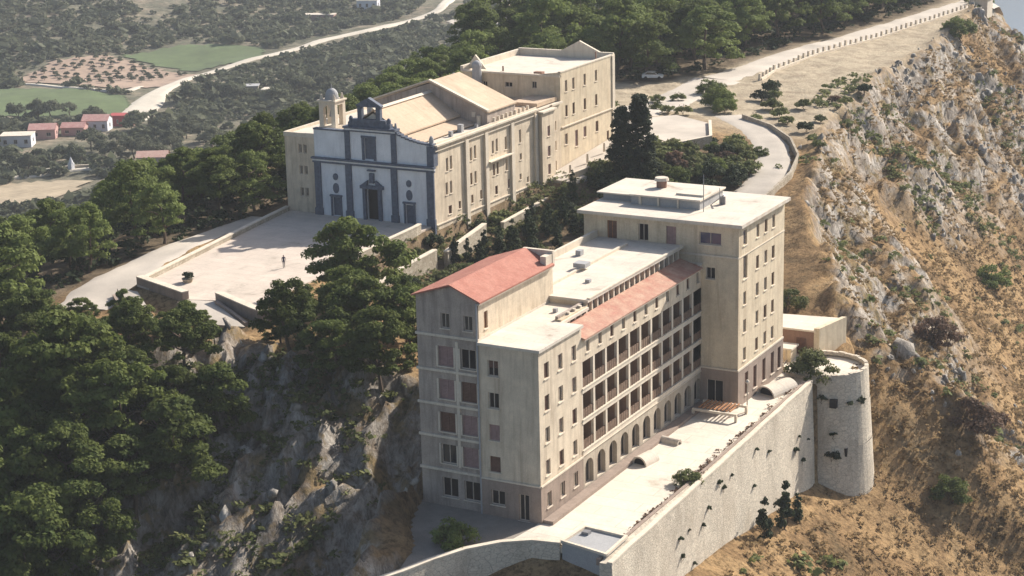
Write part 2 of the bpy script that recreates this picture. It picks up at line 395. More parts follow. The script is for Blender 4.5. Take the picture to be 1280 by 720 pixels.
val = sstep(-25, -45, Z)*(GX < np.interp(GY, RY, RX)-60)
ed = GX-np.interp(GY, RY, RX)
sandy = sstep(-60, -50, ed)*(1-sstep(-3, 3, ed))*sstep(138, 160, GY)
me = mesh_np('ground', np.c_[GX.ravel(), GY.ravel(), Z.ravel()], F, smooth=True)
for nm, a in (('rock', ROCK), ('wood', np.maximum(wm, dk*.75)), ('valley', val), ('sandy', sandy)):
    at = me.attributes.new(nm, 'FLOAT', 'POINT'); at.data.foreach_set('value', np.asarray(a, np.float32).ravel())
def attr(t, n): a = N(t, 'ShaderNodeAttribute'); a.attribute_name = n; return a.outputs['Fac']
m, t, p = nodes('ground_surface'); v = coord(t); M['ground'] = m
gr = ramp(t, noise(t, .10, 8, .72, v, .6), [(.30, (.11, .08, .045)), (.45, (.22, .14, .072)), (.57, (.34, .225, .115)), (.75, (.19, .15, .095))])
tuft = ramp(t, noise(t, 1.3, 7, .8, v), [(.38, (.13, .12, .10)), (.50, (.48, .48, .48)), (.68, (.72, .70, .66))])
gr = mix(t, .85, gr, tuft, 'OVERLAY')
vr = coord(t, (1, .6, .35))
rk = ramp(t, noise(t, .35, 9, .75, vr, .8), [(.30, (.12, .10, .085)), (.43, (.27, .23, .19)), (.57, (.45, .40, .34)), (.74, (.62, .575, .51))])
crk = ramp(t, noise(t, 1.6, 6, .8, coord(t, (1, .7, .22)), .5), [(.38, (.10, .09, .08)), (.55, (.5, .5, .5)), (.75, (.72, .72, .72))])
rk = mix(t, .75, rk, crk, 'OVERLAY')
gpatch = ramp(t, noise(t, .22, 5, .7, v), [(.52, (0, 0, 0)), (.60, (1, 1, 1))])
rk = mix(t, gpatch, rk, ramp(t, noise(t, .8, 5, .7, v), [(.38, (.09, .075, .04)), (.6, (.30, .22, .12))]))
vl = ramp(t, noise(t, .05, 8, .75, v), [(.36, (.085, .09, .06)), (.5, (.17, .155, .11)), (.62, (.27, .22, .16))])
vl = mix(t, .5, vl, ramp(t, noise(t, .3, 4, .7, v), [(.4, (.2, .2, .2)), (.6, (.65, .65, .65))]), 'OVERLAY')
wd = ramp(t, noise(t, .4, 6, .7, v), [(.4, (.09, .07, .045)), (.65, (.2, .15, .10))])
sn = ramp(t, noise(t, .3, 6, .7, v), [(.35, (.30, .24, .17)), (.6, (.46, .38, .27))])
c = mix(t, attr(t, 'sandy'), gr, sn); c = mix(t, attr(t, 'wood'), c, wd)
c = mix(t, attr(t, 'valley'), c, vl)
rm = N(t, 'ShaderNodeMath', operation='ADD'); rm.use_clamp = True; t.links.new(attr(t, 'rock'), rm.inputs[0])
n2 = N(t, 'ShaderNodeMath', operation='MULTIPLY_ADD'); t.links.new(noise(t, .25, 5, .7, v), n2.inputs[0]); n2.inputs[1].default_value = 1.6; n2.inputs[2].default_value = -.85; t.links.new(n2.outputs[0], rm.inputs[1])
rmm = N(t, 'ShaderNodeMath', operation='MULTIPLY'); t.links.new(rm.outputs[0], rmm.inputs[0]); t.links.new(ramp(t, attr(t, 'rock'), [(.02, (0, 0, 0)), (.25, (1, 1, 1))]), rmm.inputs[1])
c = mix(t, rmm.outputs[0], c, rk)
t.links.new(c, p.inputs['Base Color']); p.inputs['Roughness'].default_value = 1; p.inputs['Specular IOR Level'].default_value = .05
bump(t, p, noise(t, 1.2, 8, .75, vr), .9, .5)
me.materials.append(m)
tag(link('ground', me), kind='structure')
def gz(x, y): return float(relief(np.array([float(x)]), np.array([float(y)]))[0][0])
def gzs(x, y): return relief(np.asarray(x, float), np.asarray(y, float))[0]
# sea far behind the ridge
s_ = MB(); s_.quad((-9000, -900, -330), (9000, -900, -330), (9000, 16000, -330), (-9000, 16000, -330))
m, t, p = nodes('sea_water'); p.inputs['Base Color'].default_value = (.06, .13, .2, 1); p.inputs['Roughness'].default_value = .25
bump(t, p, noise(t, .05, 5, .7, coord(t)), .3, 1); tag(s_.build('sea', m), kind='structure')
# ---------------------------------------------------------------- draped strips: roads, paths, fields
def strip(name, pts, w, mat, lift=.12, step=2.0, seed=0, wob=.15):
    P = np.array(pts, float); d = np.r_[0, np.cumsum(np.hypot(*np.diff(P[:, :2], axis=0).T))]
    n = max(3, int(d[-1]/step)); s = np.linspace(0, d[-1], n)
    # smooth centre line
    for _ in range(1): pass
    x = np.interp(s, d, P[:, 0]); y = np.interp(s, d, P[:, 1])
    k = np.ones(5)/5; xs = np.r_[x[0], x[0], x, x[-1], x[-1]]; ys = np.r_[y[0], y[0], y, y[-1], y[-1]]
    x = np.convolve(xs, k, 'valid'); y = np.convolve(ys, k, 'valid')
    W = np.interp(s, d, w if isinstance(w, (list, tuple)) else [w]*len(P))
    tx = np.gradient(x); ty = np.gradient(y); L = np.hypot(tx, ty); nx_, ny_ = -ty/L, tx/L
    r = np.random.RandomState(seed); cols = 7; V = []
    for j in range(cols):
        o = (j/(cols-1)-.5)*W+(r.rand(n)-.5)*wob*(j in (0, cols-1))*W*.3
        V.append(np.c_[x+nx_*o, y+ny_*o])
    V = np.array(V).transpose(1, 0, 2).reshape(-1, 2); z = gzs(V[:, 0], V[:, 1]).reshape(n, cols)
    c = z.mean(axis=1, keepdims=True); z = z*.3+c*.7
    z = np.maximum(z, gzs(V[:, 0], V[:, 1]).reshape(n, cols)-.05)+lift
    z[:, 0] -= lift+.25; z[:, -1] -= lift+.25
    i = np.arange(n*cols).reshape(n, cols); F = np.stack([i[:-1, :-1], i[1:, :-1], i[1:, 1:], i[:-1, 1:]], -1).reshape(-1, 4)[:, ::-1]
    return tag(link(name, mesh_np(name, np.c_[V, z.ravel()], F, [mat], smooth=True)), kind='structure')
M['road'] = plaster('pale_dusty_road', (.52, .455, .38), (.33, .275, .22), .8, streak=False, scale=.12)
M['asphalt'] = plaster('bleached_asphalt', (.45, .395, .33), (.28, .24, .2), .7, streak=False, scale=.15)
M['dirtroad'] = plaster('white_gravel_road', (.55, .49, .40), (.36, .3, .22), .5, streak=False, scale=.1)
strip('ridge_road', *ROADS['ridge'], M['road'], .18, seed=1)
strip('hilltop_road', *ROADS['plat'], M['road'], .14, seed=2)
strip('bend_road', *ROADS['bend'], M['asphalt'], .16, 1.2, seed=3)
strip('valley_road', [(-397, 420), (-403, 428.7), (-414.8, 450.6), (-430, 480.3), (-446, 523), (-444, 556), (-440, 589), (-439, 629), (-433, 653), (-435, 698), (-431, 716), (-457, 770), (-480, 830)],
      [12, 17, 15, 9, 5, 5, 5, 5, 6, 5, 6, 7, 7], M['dirtroad'], .7, 5, seed=4)
strip('valley_track', [(-372, 300), (-360.6, 309.1), (-353, 316), (-348, 326), (-334, 334), (-322, 338)], 3.2, M['dirtroad'], .55, 3, seed=5)
strip('field_track', [(-510, 470), (-499, 474), (-465.6, 467.5), (-441, 471.5), (-447, 490)], 3, M['dirtroad'], .55, 3, seed=6)
strip('side_track', [(-405, 712), (-393.5, 690), (-385, 672), (-378, 650)], 6, M['dirtroad'], .6, 4, seed=8)
def field(name, P, mat, lift=.4, step=3.0):
    P = np.array(P, float); x0, y0 = P.min(0); x1, y1 = P.max(0)
    xs = np.arange(x0, x1+step, step); ys = np.arange(y0, y1+step, step); X, Y = np.meshgrid(xs, ys)
    ins = inside(X+step/2, Y+step/2, P); z = gzs(X, Y)+lift; i = np.arange(X.size).reshape(X.shape)
    F = np.stack([i[:-1, :-1], i[:-1, 1:], i[1:, 1:], i[1:, :-1]], -1)[ins[:-1, :-1]]
    return tag(link(name, mesh_np(name, np.c_[X.ravel(), Y.ravel(), z.ravel()], F, [mat], smooth=True)), kind='structure')
def rows(name, c1, c2, sc=1.2, ang=0.6):
    m, t, p = nodes(name); mp = N(t, 'ShaderNodeMapping'); mp.inputs['Rotation'].default_value = (0, 0, ang)
    t.links.new(N(t, 'ShaderNodeNewGeometry').outputs['Position'], mp.inputs[0])
    w = N(t, 'ShaderNodeTexWave'); w.inputs['Scale'].default_value = sc/6.28*2; w.inputs['Distortion'].default_value = 1.5; t.links.new(mp.outputs[0], w.inputs[0])
    a = mix(t, w.outputs['Fac'], c1, c2); a = mix(t, .6, a, ramp(t, noise(t, .12, 6, .7, mp.outputs[0]), [(.3, (.25, .25, .25)), (.7, (.7, .7, .7))]), 'OVERLAY')
    t.links.new(a, p.inputs['Base Color']); p.inputs['Roughness'].default_value = 1; return m
M['vines'] = rows('green_vine_rows', (.04, .075, .02), (.115, .14, .05), 1.4); M['soil'] = rows('red_brown_soil', (.26, .17, .12), (.34, .25, .18), .6)
M['stubble'] = rows('straw_stubble', (.33, .26, .17), (.38, .30, .2), .4)
field('green_field', [(-510, 552), (-498, 590), (-456, 592), (-441, 570), (-458, 541), (-490, 546)], M['vines'])
field('vineyard', [(-520, 448), (-478, 464), (-436, 466), (-410, 436), (-420, 417), (-449, 402), (-500, 400)], M['vines'], .35)
field('orchard_field', [(-515, 488), (-525, 524), (-515, 548), (-480, 539), (-447, 531), (-436, 498), (-448, 476), (-502, 479)], M['soil'])
field('stubble_field', [(-362, 300), (-341, 314), (-328, 317), (-322, 300), (-330, 270), (-360, 270)], M['stubble'], .35)
field('gravel_yard', [(-412, 690), (-400, 722), (-378, 700), (-366, 672), (-384, 668)], M['dirtroad'], .5)
# ---------------------------------------------------------------- walls with real openings, and windows set in them
def wall(mb, side, at, a0, a1, z0, z1, ops, depth=.28):
    """side 'F': faces -Y at y=at, runs along x; side 'S': faces +X at x=at, runs along y. ops: (centre, zc, w, h)"""
    P = (lambda u, z, d: (u, at+d, z)) if side == 'F' else (lambda u, z, d: (at-d, u, z))
    us = sorted({a0, a1} | {max(a0, min(a1, o[0]+s*o[2]/2)) for o in ops for s in (-1, 1)})
    zs = sorted({z0, z1} | {max(z0, min(z1, o[1]+s*o[3]/2)) for o in ops for s in (-1, 1)})
    for i in range(len(us)-1):
        for j in range(len(zs)-1):
            uc, zc = (us[i]+us[i+1])/2, (zs[j]+zs[j+1])/2
            if us[i+1]-us[i] < 1e-5 or zs[j+1]-zs[j] < 1e-5: continue
            if any(abs(uc-o[0]) < o[2]/2 and abs(zc-o[1]) < o[3]/2 for o in ops): continue
            mb.quad(P(us[i], zs[j], 0), P(us[i+1], zs[j], 0), P(us[i+1], zs[j+1], 0), P(us[i], zs[j+1], 0))
    for o in ops:
        l, r, b, tp = o[0]-o[2]/2, o[0]+o[2]/2, o[1]-o[3]/2, o[1]+o[3]/2; e = depth+.1
        mb.quad(P(l, b, 0), P(l, b, e), P(l, tp, e), P(l, tp, 0)); mb.quad(P(r, b, e), P(r, b, 0), P(r, tp, 0), P(r, tp, e))
        mb.quad(P(l, b, 0), P(r, b, 0), P(r, b, e), P(l, b, e)); mb.quad(P(l, tp, e), P(r, tp, e), P(r, tp, 0), P(l, tp, 0))
_wc = {}
def win_mesh(w, h, st):
    k = (round(w, 2), round(h, 2), st)
    if k in _wc: return _wc[k]
    b = MB(); f = .09; d = .2
    fm = {'shut': M['shutter'], 'pink': M['shutterpink'], 'glass': M['frame'], 'blue': M['frame'], 'dark': M['frame'], 'church': M['slate'], 'warm': M['wood'], 'half': M['frame']}[st]
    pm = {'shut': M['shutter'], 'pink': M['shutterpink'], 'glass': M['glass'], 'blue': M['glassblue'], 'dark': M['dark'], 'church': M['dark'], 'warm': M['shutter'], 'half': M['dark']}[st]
    for x0, x1, z0, z1 in ((-w/2, -w/2+f, -h/2, h/2), (w/2-f, w/2, -h/2, h/2), (-w/2+f, w/2-f, h/2-f, h/2), (-w/2+f, w/2-f, -h/2, -h/2+f), (-.035, .035, -h/2+f, h/2-f)):
        b.box(x0, x1, d-.05, d+.05, z0, z1)
    b.cur = 1
    if st in ('shut', 'pink', 'warm', 'half'):
        n = int(h/.16); top = h/2-f if st != 'half' else h/2-f
        lo = -h/2+f if st != 'half' else 0
        for i in range(n):
            z = -h/2+f+(i+.5)*(h-2*f)/n
            if st == 'half' and z < 0: continue
            b.cur = 2
            b.box(-w/2+f, w/2-f, d-.02, d+.02, z-.05, z+.05)
        b.cur = 1; b.quad((-w/2+f, d+.04, -h/2+f), (w/2-f, d+.04, -h/2+f), (w/2-f, d+.04, h/2-f), (-w/2+f, d+.04, h/2-f))
    else:
        b.quad((-w/2+f, d+.03, -h/2+f), (w/2-f, d+.03, -h/2+f), (w/2-f, d+.03, h/2-f), (-w/2+f, d+.03, h/2-f))
    b.cur = 3; b.box(-w/2-.1, w/2+.1, -.1, .1, -h/2-.1, -h/2-.004)
    me = bpy.data.meshes.new('window'); me.from_pydata(b.v, [], b.f)
    for m in (fm, pm, M['shutter'] if st != 'pink' else M['shutterpink'], M['band']): me.materials.append(m)
    me.polygons.foreach_set('material_index', b.m); me.update(); _wc[k] = me; return me
def put_win(root, side, at, u, z, w, h, st, name='window'):
    L = root.location
    p = (u-L.x, at-L.y, z-L.z) if side == 'F' else (at-L.x, u-L.y, z-L.z)
    return link(name, win_mesh(w, h, st), root, p, 0 if side == 'F' else math.pi/2)
def walls_with_windows(root, mb, side, at, a0, a1, z0, z1, ops, name='window'):
    wall(mb, side, at, a0, a1, z0, z1, [o[:4] for o in ops])
    for o in ops:
        put_win(root, side, at, o[0], o[1], o[2], o[3], o[4], o[5] if len(o) > 5 else name)
# ================================================================ HOTEL
R = random.Random(3)
H = empty('hotel_building', (-4, 20, 0), 'long cream hotel with brown balconies, red-roofed wing and flat-roofed tower on the cliff terrace', 'building')
w_ = MB()
sty = lambda: R.choice(['shut', 'shut', 'glass', 'dark', 'half'])
# near block
walls_with_windows(H, w_, 'F', 0, -6.4, 0, 3.62, 17.0, [(-4.85, z, 1.15, 1.6, s) for z, s in ((14.85, 'half'), (11.65, 'dark'), (8.45, 'pink'), (5.25, 'shut'))])
ops = [(y, z, .95, 1.55, sty()) for z in (14.85, 11.65, 8.45, 5.2) for y in (1.6, 4.45, 7.35)]
walls_with_windows(H, w_, 'S', 0, 0, 9.0, 3.62, 17.0, ops)
w_.quad((0, 9, 3.6), (0, 9, 17), (-2.2, 9, 17), (-2.2, 9, 3.6))
pl = MB()
walls_with_windows(H, pl, 'F', -.06, -6.4, .06, -1.2, 3.62, [(-4.6, 1.9, 1.5, 1.5, 'dark'), (-1.8, 1.35, 1.1, 2.7, 'dark', 'door')])
walls_with_windows(H, pl, 'S', .06, -.06, 9.0, -1.2, 3.62, [(y, 1.95, .95, 1.5, 'dark') for y in (1.6, 4.45, 7.3)])
pl.quad((.06, -.06, 3.62), (.06, 9, 3.62), (-.1, 9, 3.62), (-.1, -.06, 3.62)); pl.quad((-6.4, -.06, 3.62), (.06, -.06, 3.62), (.06, .1, 3.62), (-6.4, .1, 3.62))
# red roofed wing
g = MB()
wing = [(-10.05, 18.85, .95, 1.5, 'glass'), (-7.55, 18.85, .95, 1.5, 'glass')]
for z, a, b in ((15.3, 'pink', 'dark'), (12.0, 'pink', 'shut'), (8.65, 'shut', 'pink'), (5.4, 'glass', 'pink'), (1.95, 'dark', 'dark')):
    wing += [(-10.05, z, 1.75, 2.0, a), (-7.6, z, 1.75, 2.0, b)]
walls_with_windows(H, g, 'F', .25, -13.2, -6.4, -1.2, 21.1, wing)
g.poly([(-13.2, .25, 21.1), (-6.4, .25, 21.1), (-9.3, .25, 22.3)])
g.quad((-13.2, 15.6, -1), (-13.2, .25, -1), (-13.2, .25, 21.1), (-13.2, 15.6, 21.1))
g.quad((-6.4, 15.6, 17), (-13.2, 15.6, 17), (-13.2, 15.6, 21.1), (-6.4, 15.6, 21.1)); g.poly([(-6.4, 15.6, 21.1), (-13.2, 15.6, 21.1), (-9.3, 15.6, 22.3)])
g.build('gable_wing_wall', M['grey_shaded'], H)  # greyed as the shaded end; the wing's sunlit side stays cream
walls_with_windows(H, w_, 'S', -6.4, .25, 15.6, 16.9, 21.1, [(1.7, 19.0, .7, 1.7, 'warm')])
b = MB()
for z in (17.35, 13.85, 10.45, 7.15, 3.75): b.box(-13.3, -6.42, .05, .248, z-.12, z+.12)
b.box(-8.97, -8.67, .13, .249, 4.2, 16.9)
for z, h in ((15.3, 2.0), (12.0, 2.0), (8.65, 2.0), (5.4, 2.0)):
    for x in (-10.05, -7.6):
        for sx in (-1, 1): b.box(x+sx*.96-.09, x+sx*.96+.09, .12, .247, z-h/2, z+h/2)
b.build('string_course', M['band'], H)
b = MB(); b.cyl(-6.42, -.1, 0, 21.0, .09, n=8); b.build('drain_pipe', M['concrete'], H)
rf = MB()
for x0, z0, x1, z1 in ((-13.55, 21.0, -9.3, 22.4), (-9.3, 22.4, -6.0, 21.02)):
    rf.xprism([(x0, z0), (x1, z1), (x1, z1+.16), (x0, z0+.16)], -.1, 15.3)
rf.build('gable_roof', M['tile'], H)
b = MB(); b.box(-9.6, -6.2, 15.3, 15.7, 21.0, 22.5); b.box(-6.9, -6.25, 13.9, 15.7, 20.9, 22.2); b.box(-6.3, -6.05, -.1, 15.3, 20.88, 21.0); b.build('end_parapet', M['band'], H)
# balcony range
YB = [10.4+2.75*k for k in range(11)]
walls_with_windows(H, w_, 'S', 0, 9.0, 38.85, 13.42, 15.75, [(y, 14.8, .75, 1.25, 'dark' if R.random() < .6 else 'shut') for y in YB])
fl = [10.75, 7.55, 4.35]
M['rust'] = flat('rusty_railing', (.17, .11, .075), .8, .3)
pier = MB(); slab = MB(); back = MB(); rail = MB(); par = MB()
for i in range(12):
    y = 9.02+2.75*i; y0 = max(9.0, y-.2); y1 = min(38.85, y+.2)
    pier = MB(); pier.box(-.32, -.02, y0, y1, 4.34, 13.42); pier.build('balcony_pier', M['band'], H)
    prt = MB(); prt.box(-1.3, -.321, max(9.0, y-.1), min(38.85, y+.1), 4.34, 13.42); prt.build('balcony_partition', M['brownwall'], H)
for f in fl:
    slab.box(-1.4, .04, 9.0, 38.84, f-.55, f)
    slab.box(.04, .12, 9.0, 38.84, f-.12, f+.0)
    for y in YB:
        rail = MB(); rail.box(-.14, -.06, y-1.175, y+1.175, f+.06, f+.92)
        for k in range(5): rail.box(-.16, -.04, y-1.1+.52*k, y-1.04+.52*k, f, f+.98)
        rail.build('balcony_rail', M['rust'], H)
slab.build('balcony_slab', M['band'], H)
R2 = random.Random(8)
for f in fl:
    ops = [(y+R2.uniform(-.25, .25), f+1.15, 1.15, 2.2, R2.choice(['shut', 'shut', 'dark', 'dark', 'pink', 'half']), 'balcony_door') for y in YB]
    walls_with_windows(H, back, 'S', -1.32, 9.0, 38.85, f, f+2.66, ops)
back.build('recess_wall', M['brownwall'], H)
M['rust'] = flat('rusty_railing', (.17, .11, .075), .8, .3)
# arcade under the balconies
ar = MB(); ops = []
for y in YB: ops.append((y, 1.75, 1.9, 2.7))
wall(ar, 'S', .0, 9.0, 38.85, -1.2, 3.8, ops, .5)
for y in YB:
    for s in (-1, 1):   # spandrels of the round arches
        pts = [(y+s*.95, 3.1)]+[(y+s*.95*math.cos(a), 2.15+.95*math.sin(a)) for a in [j*math.pi/2/6 for j in range(7)]]
        for j in range(1, 7):
            tri = [(-.01, pts[0][0], pts[0][1]), (-.01, *pts[j]), (-.01, *pts[j+1])]; ar.poly(tri)
for y in YB: put_win(H, 'S', -.25, y, 1.72, 1.7, 2.6, R2.choice(['dark', 'dark', 'glass', 'dark']), 'arcade_door')
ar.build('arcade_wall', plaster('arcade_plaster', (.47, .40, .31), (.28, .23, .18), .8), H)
b = MB(); b.box(-.6, .10, 9, 38.84, 3.72, 3.8); b.build('arcade_cornice', M['band'], H)
# tiled lean-to roof, set back top storey
b = MB(); b.xprism([(-2.3, 16.45), (.4, 15.72), (.4, 15.86), (-2.3, 16.62)], 9.0, 38.3); b.build('lean_to_roof', M['tile2'], H)
b = MB(); b.box(.1, .36, 9.0, 38.4, 15.6, 15.72); b.box(-.3, .14, 38.35, 38.8, 15.5, 16.1); b.build('eaves', M['band'], H)
b = MB(); b.box(-2.9, -2.6, 9.2, 38.8, 16.3, 17.72)
b.build('set_back_wall', M['grey_shaded'], H)
for k in range(22):
    y = 11+1.27*k; b = MB(); b.box(-2.6, -2.3, y, y+.3, 16.45, 17.7); b.build('set_back_pilaster', M['band'], H)
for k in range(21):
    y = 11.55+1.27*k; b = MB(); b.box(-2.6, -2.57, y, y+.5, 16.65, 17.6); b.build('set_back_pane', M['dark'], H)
# flat roofs
r = MB()
r.box(-6.4, .22, -.22, 9.05, 17.0, 17.28); r.box(-6.4, -2.0, 9.05, 14.8, 17.0, 17.28)
r.box(-6.42, -6.35, .0, 15.0, 17.28, 17.5)
r.build('block_roof', M['roofwhite'], H)
r = MB(); r.box(-12.6, -2.05, 15.75, 38.8, 17.72, 18.0); r.box(-6.4, -2.05, 14.72, 15.75, 17.72, 18.0)
r.build('main_roof', M['roofwhite'], H)
r = MB(); r.box(-12.9, -12.55, 15.9, 38.8, 17.7, 18.75); r.box(-8.05, -7.75, 15.8, 36.5, 18.0, 18.28); r.box(-2.3, -2.0, 15, 38.5, 18.0, 18.14)
r.build('roof_kerb', M['band'], H)
r = MB(); r.box(-6.4, -2.2, 14.75, 14.95, 17.28, 17.72); r.box(-2.9, -2.2, 9.1, 14.75, 17.28, 17.45); r.build('step_wall', M['cream2'], H)
for q in ((-8.6, -7.2, 24.6, 25.9, 18.28, 18.75), (-4.4, -4.0, 11.6, 12.0, 17.28, 17.7), (-10.5, -10.1, 20.3, 20.7, 18, 18.5), (-5.2, -4.7, 20.5, 21, 18, 18.35), (-11, -10.4, 30, 30.8, 18, 18.6)):
    r = MB(); r.box(*q); r.build('skylight', M['concrete'], H)
w_.quad((-12.7, 39, 2), (-12.7, 15.6, 2), (-12.7, 15.6, 17.8), (-12.7, 39, 17.8))
# tower
tw = MB()
walls_with_windows(H, tw, 'F', 38.85, -14.3, 4.4, 17.4, 20.6, [(-10.8, 18.9, 1.2, 2.2, 'warm', 'door'), (-6.95, 19.0, 1.2, 2.0, 'dark', 'door'), (-3.6, 18.95, 1.2, 2.1, 'pink', 'door'), (1.05, 19.05, 2.6, 1.4, 'blue')])
walls_with_windows(H, tw, 'F', 38.85, -3, 4.4, 4.2, 17.4, [(1.1, 15.15, 1.1, 1.35, 'dark')])
ops = [(40.65, 19.1, 1.1, 1.7, 'blue'), (40.8, 15.75, 1.25, 2.7, 'dark'), (40.7, 12.2, .85, 1.5, 'glass'), (40.75, 9.0, .85, 1.5, 'glass'), (40.8, 5.75, .85, 1.5, 'dark')]
for z in (19.0, 15.4, 12.25, 9.0, 5.85):
    for y in (44.5, 47.05, 49.4): ops.append((y, z, .85, 1.5, R2.choice(['glass', 'shut', 'shut', 'half'])))
walls_with_windows(H, tw, 'S', 4.4, 38.85, 52.9, 4.2, 20.6, ops)
tw.quad((4.4, 52.9, 0), (-14.3, 52.9, 0), (-14.3, 52.9, 20.6), (4.4, 52.9, 20.6)); tw.quad((-14.3, 52.9, 0), (-14.3, 38.85, 0), (-14.3, 38.85, 20.6), (-14.3, 52.9, 20.6))
tw.build('tower_wall', M['cream2'], H)
pl.build('base_course', M['plinth'], H); pl = MB()
walls_with_windows(H, pl, 'F', 38.78, -.1, 4.48, -1.2, 4.2, [(1.7, 1.6, 2.0, 2.7, 'dark', 'door')])
walls_with_windows(H, pl, 'S', 4.48, 38.78, 52.9, -1.2, 4.2, [(y, 2.2, 1.0, 2.6, 'shut') for y in (41.3, 43.9, 46.7, 49.4, 51.6)])
pl.quad((-.1, 38.78, 4.2), (4.48, 38.78, 4.2), (4.48, 38.9, 4.2), (-.1, 38.9, 4.2)); pl.quad((4.48, 38.78, 4.2), (4.48, 52.9, 4.2), (4.35, 52.9, 4.2), (4.35, 38.78, 4.2))
pl.build('base_course', M['plinth'], H); w_.build('wall', M['cream'], H)
b = MB()
for q in ((-.1, 4.4, 38.7, 38.84, 4.2, 4.4), (-2.9, 4.4, 38.7, 38.84, 17.05, 17.25), (4.41, 4.53, 38.7, 52.9, 4.2, 4.4), (4.41, 4.47, 38.86, 52.9, 17.1, 17.2), (.01, .13, 0, 9, 3.63, 3.8), (-6.4, .0, -.13, -.01, 3.63, 3.8), (-3.0, .2, 38.6, 38.69, 16.1, 16.25)):
    b = MB(); b.box(*q); b.build('moulding', M['band'], H)
b = MB(); b.box(-14.9, 4.95, 38.3, 53.4, 20.6, 20.98); b.build('tower_roof', M['roofwhite'], H)
ph = MB(); ph.box(-14.6, -8.5, 44.6, 51.6, 20.98, 21.7); ph.box(-10.5, -2.1, 43.4, 50.2, 20.98, 22.0); ph.build('penthouse_wall', M['concrete'], H)
ph = MB(); ph.box(-15.2, -10.4, 44.1, 52.1, 21.7, 21.85); ph.box(-10.6, -1.9, 43.0, 50.6, 22.0, 22.18); ph.box(-5.5, -2.2, 44.6, 47, 22.18, 22.4); ph.build('penthouse_roof', M['roofwhite'], H)
b = MB(); b.box(-9.5, -9.2, 43.2, 43.36, 21.0, 21.99); b.box(-7.2, -7.0, 43.2, 43.36, 21.0, 21.99); b.box(-4.8, -4.6, 43.2, 43.36, 21.0, 21.99); b.build('penthouse_pier', M['band'], H)
c_ = MB(); c_.cyl(-8.6, 47.6, 22.18, 23.0, .6); ch = c_.build('chimney', M['brick'], H)
c_ = MB(); c_.cyl(-8.6, 47.6, 23.0, 23.35, .85, .75); c_.build('chimney_cap', M['roofwhite'], ch)
b = MB(); b.cyl(-1.4, 42.8, 20.98, 25.2, .05, n=6); b.cyl(-1.0, 46.5, 20.98, 23.0, .04, n=6); b.build('antenna_mast', M['metal'], H)
b = MB(); b.xprism([(-2.0, 21.0), (-1.9, 21.0), (-.3, 22.2), (-.4, 22.3)], 46.2, 46.4); b.box(-1.2, -.5, 46.9, 47.1, 21.0, 21.9); b.build('roof_bracing', M['metal'], H)
b = MB(); b.box(.1, 1.15, .2, 38.5, -.3, .35); b.build('pavement_edge', M['plinth'], H)
# ================================================================ TERRACE, RAMPART, BASTION
yd = MB(); yd.prism([(-13.3, -.5), (-11.5, -5.2), (-8, -10.4), (-6.6, -15.4), (-5.2, -12.6), (-3.4, -9.2), (-1.0, -6.6), (-.2, 0), (-.5, 3), (-14, 3)], -.5, -.02); tag(yd.build('yard', plaster('shade_darkened_yard', (.27, .235, .195), (.14, .12, .10), .9, streak=False, scale=.3)), kind='structure')  # rock-toned ground, its colour darkened further for the hotel's shadow
tp = [(-.5, 3), (-.3, -.6), (-1.0, -6.4), (1, -5.2), (4.4, -4.3), (9.7, -4.6), (8.9, 50.2), (8.0, 53), (6.5, 61), (0, 60), (-4, 53.5), (-14, 53.5), (-14, 39), (-.5, 39)]
b = MB(); b.prism(tp, -.5, 0.0); tag(b.build('terrace', M['pave']), kind='structure')
def stripwall(mb, pts, th, z0, z1, batter=0):
    """wall along a plan line, outer face on the right hand side leaning out by batter at the foot"""
    P = np.array(pts, float); n = len(P); T = np.gradient(P, axis=0); T /= np.linalg.norm(T, axis=1)[:, None]; Nn = np.c_[T[:, 1], -T[:, 0]]
    z0 = z0 if isinstance(z0, (list, tuple, np.ndarray)) else [z0]*n; z1 = z1 if isinstance(z1, (list, tuple, np.ndarray)) else [z1]*n
    o = P+Nn*0; ob = P+Nn*batter; i_ = P-Nn*th
    for k in range(n-1):
        A = lambda q, z, j: (q[j][0], q[j][1], z)
        mb.quad(A(ob, z0[k], k), A(ob, z0[k+1], k+1), A(o, z1[k+1], k+1), A(o, z1[k], k))
        mb.quad(A(i_, z0[k+1], k+1), A(i_, z0[k], k), A(i_, z1[k], k), A(i_, z1[k+1], k+1))
        mb.quad(A(o, z1[k], k), A(o, z1[k+1], k+1), A(i_, z1[k+1], k+1), A(i_, z1[k], k))
    for k, s in ((0, 1), (n-1, -1)):
        q = [(ob[k][0], ob[k][1], z0[k]), (o[k][0], o[k][1], z1[k]), (i_[k][0], i_[k][1], z1[k]), (i_[k][0], i_[k][1], z0[k])]
        mb.poly(q if s > 0 else q[::-1])
RP = empty('rampart_wall', (10, 22, -8), 'tall pale rubble stone retaining wall carrying the hotel terrace above the dry slope', 'retaining wall')
yy = np.linspace(-6.5, 50, 40); px_ = 10.35-.022*(yy+4.5)+.12*np.sin(yy*.7)*.3
b = MB(); stripwall(b, list(zip(px_, yy)), 1.2, -18, .35, .9); b.build('wall_face', M['rampart'], RP)
b = MB(); stripwall(b, list(zip(px_+.06, yy)), .5, .352, .55); b.build('coping', M['band'], RP)
b = MB(); stripwall(b, [(9.0, -6), (9.05, 20), (8.6, 49)], .35, -.2, .45); b.build('inner_kerb', M['plinth'], RP)
BT = empty('bastion_tower', (9, 56, -12), 'round pale stone bastion with flat paved top at the end of the rampart wall', 'bastion')
b = MB(); n = 40; cx, cy = 8.6, 56.2
a0 = [2*math.pi*i/n for i in range(n)]
rr = lambda z: 5.0+.075*(-z)
lv = [-24, -14, -8, -3, .4]
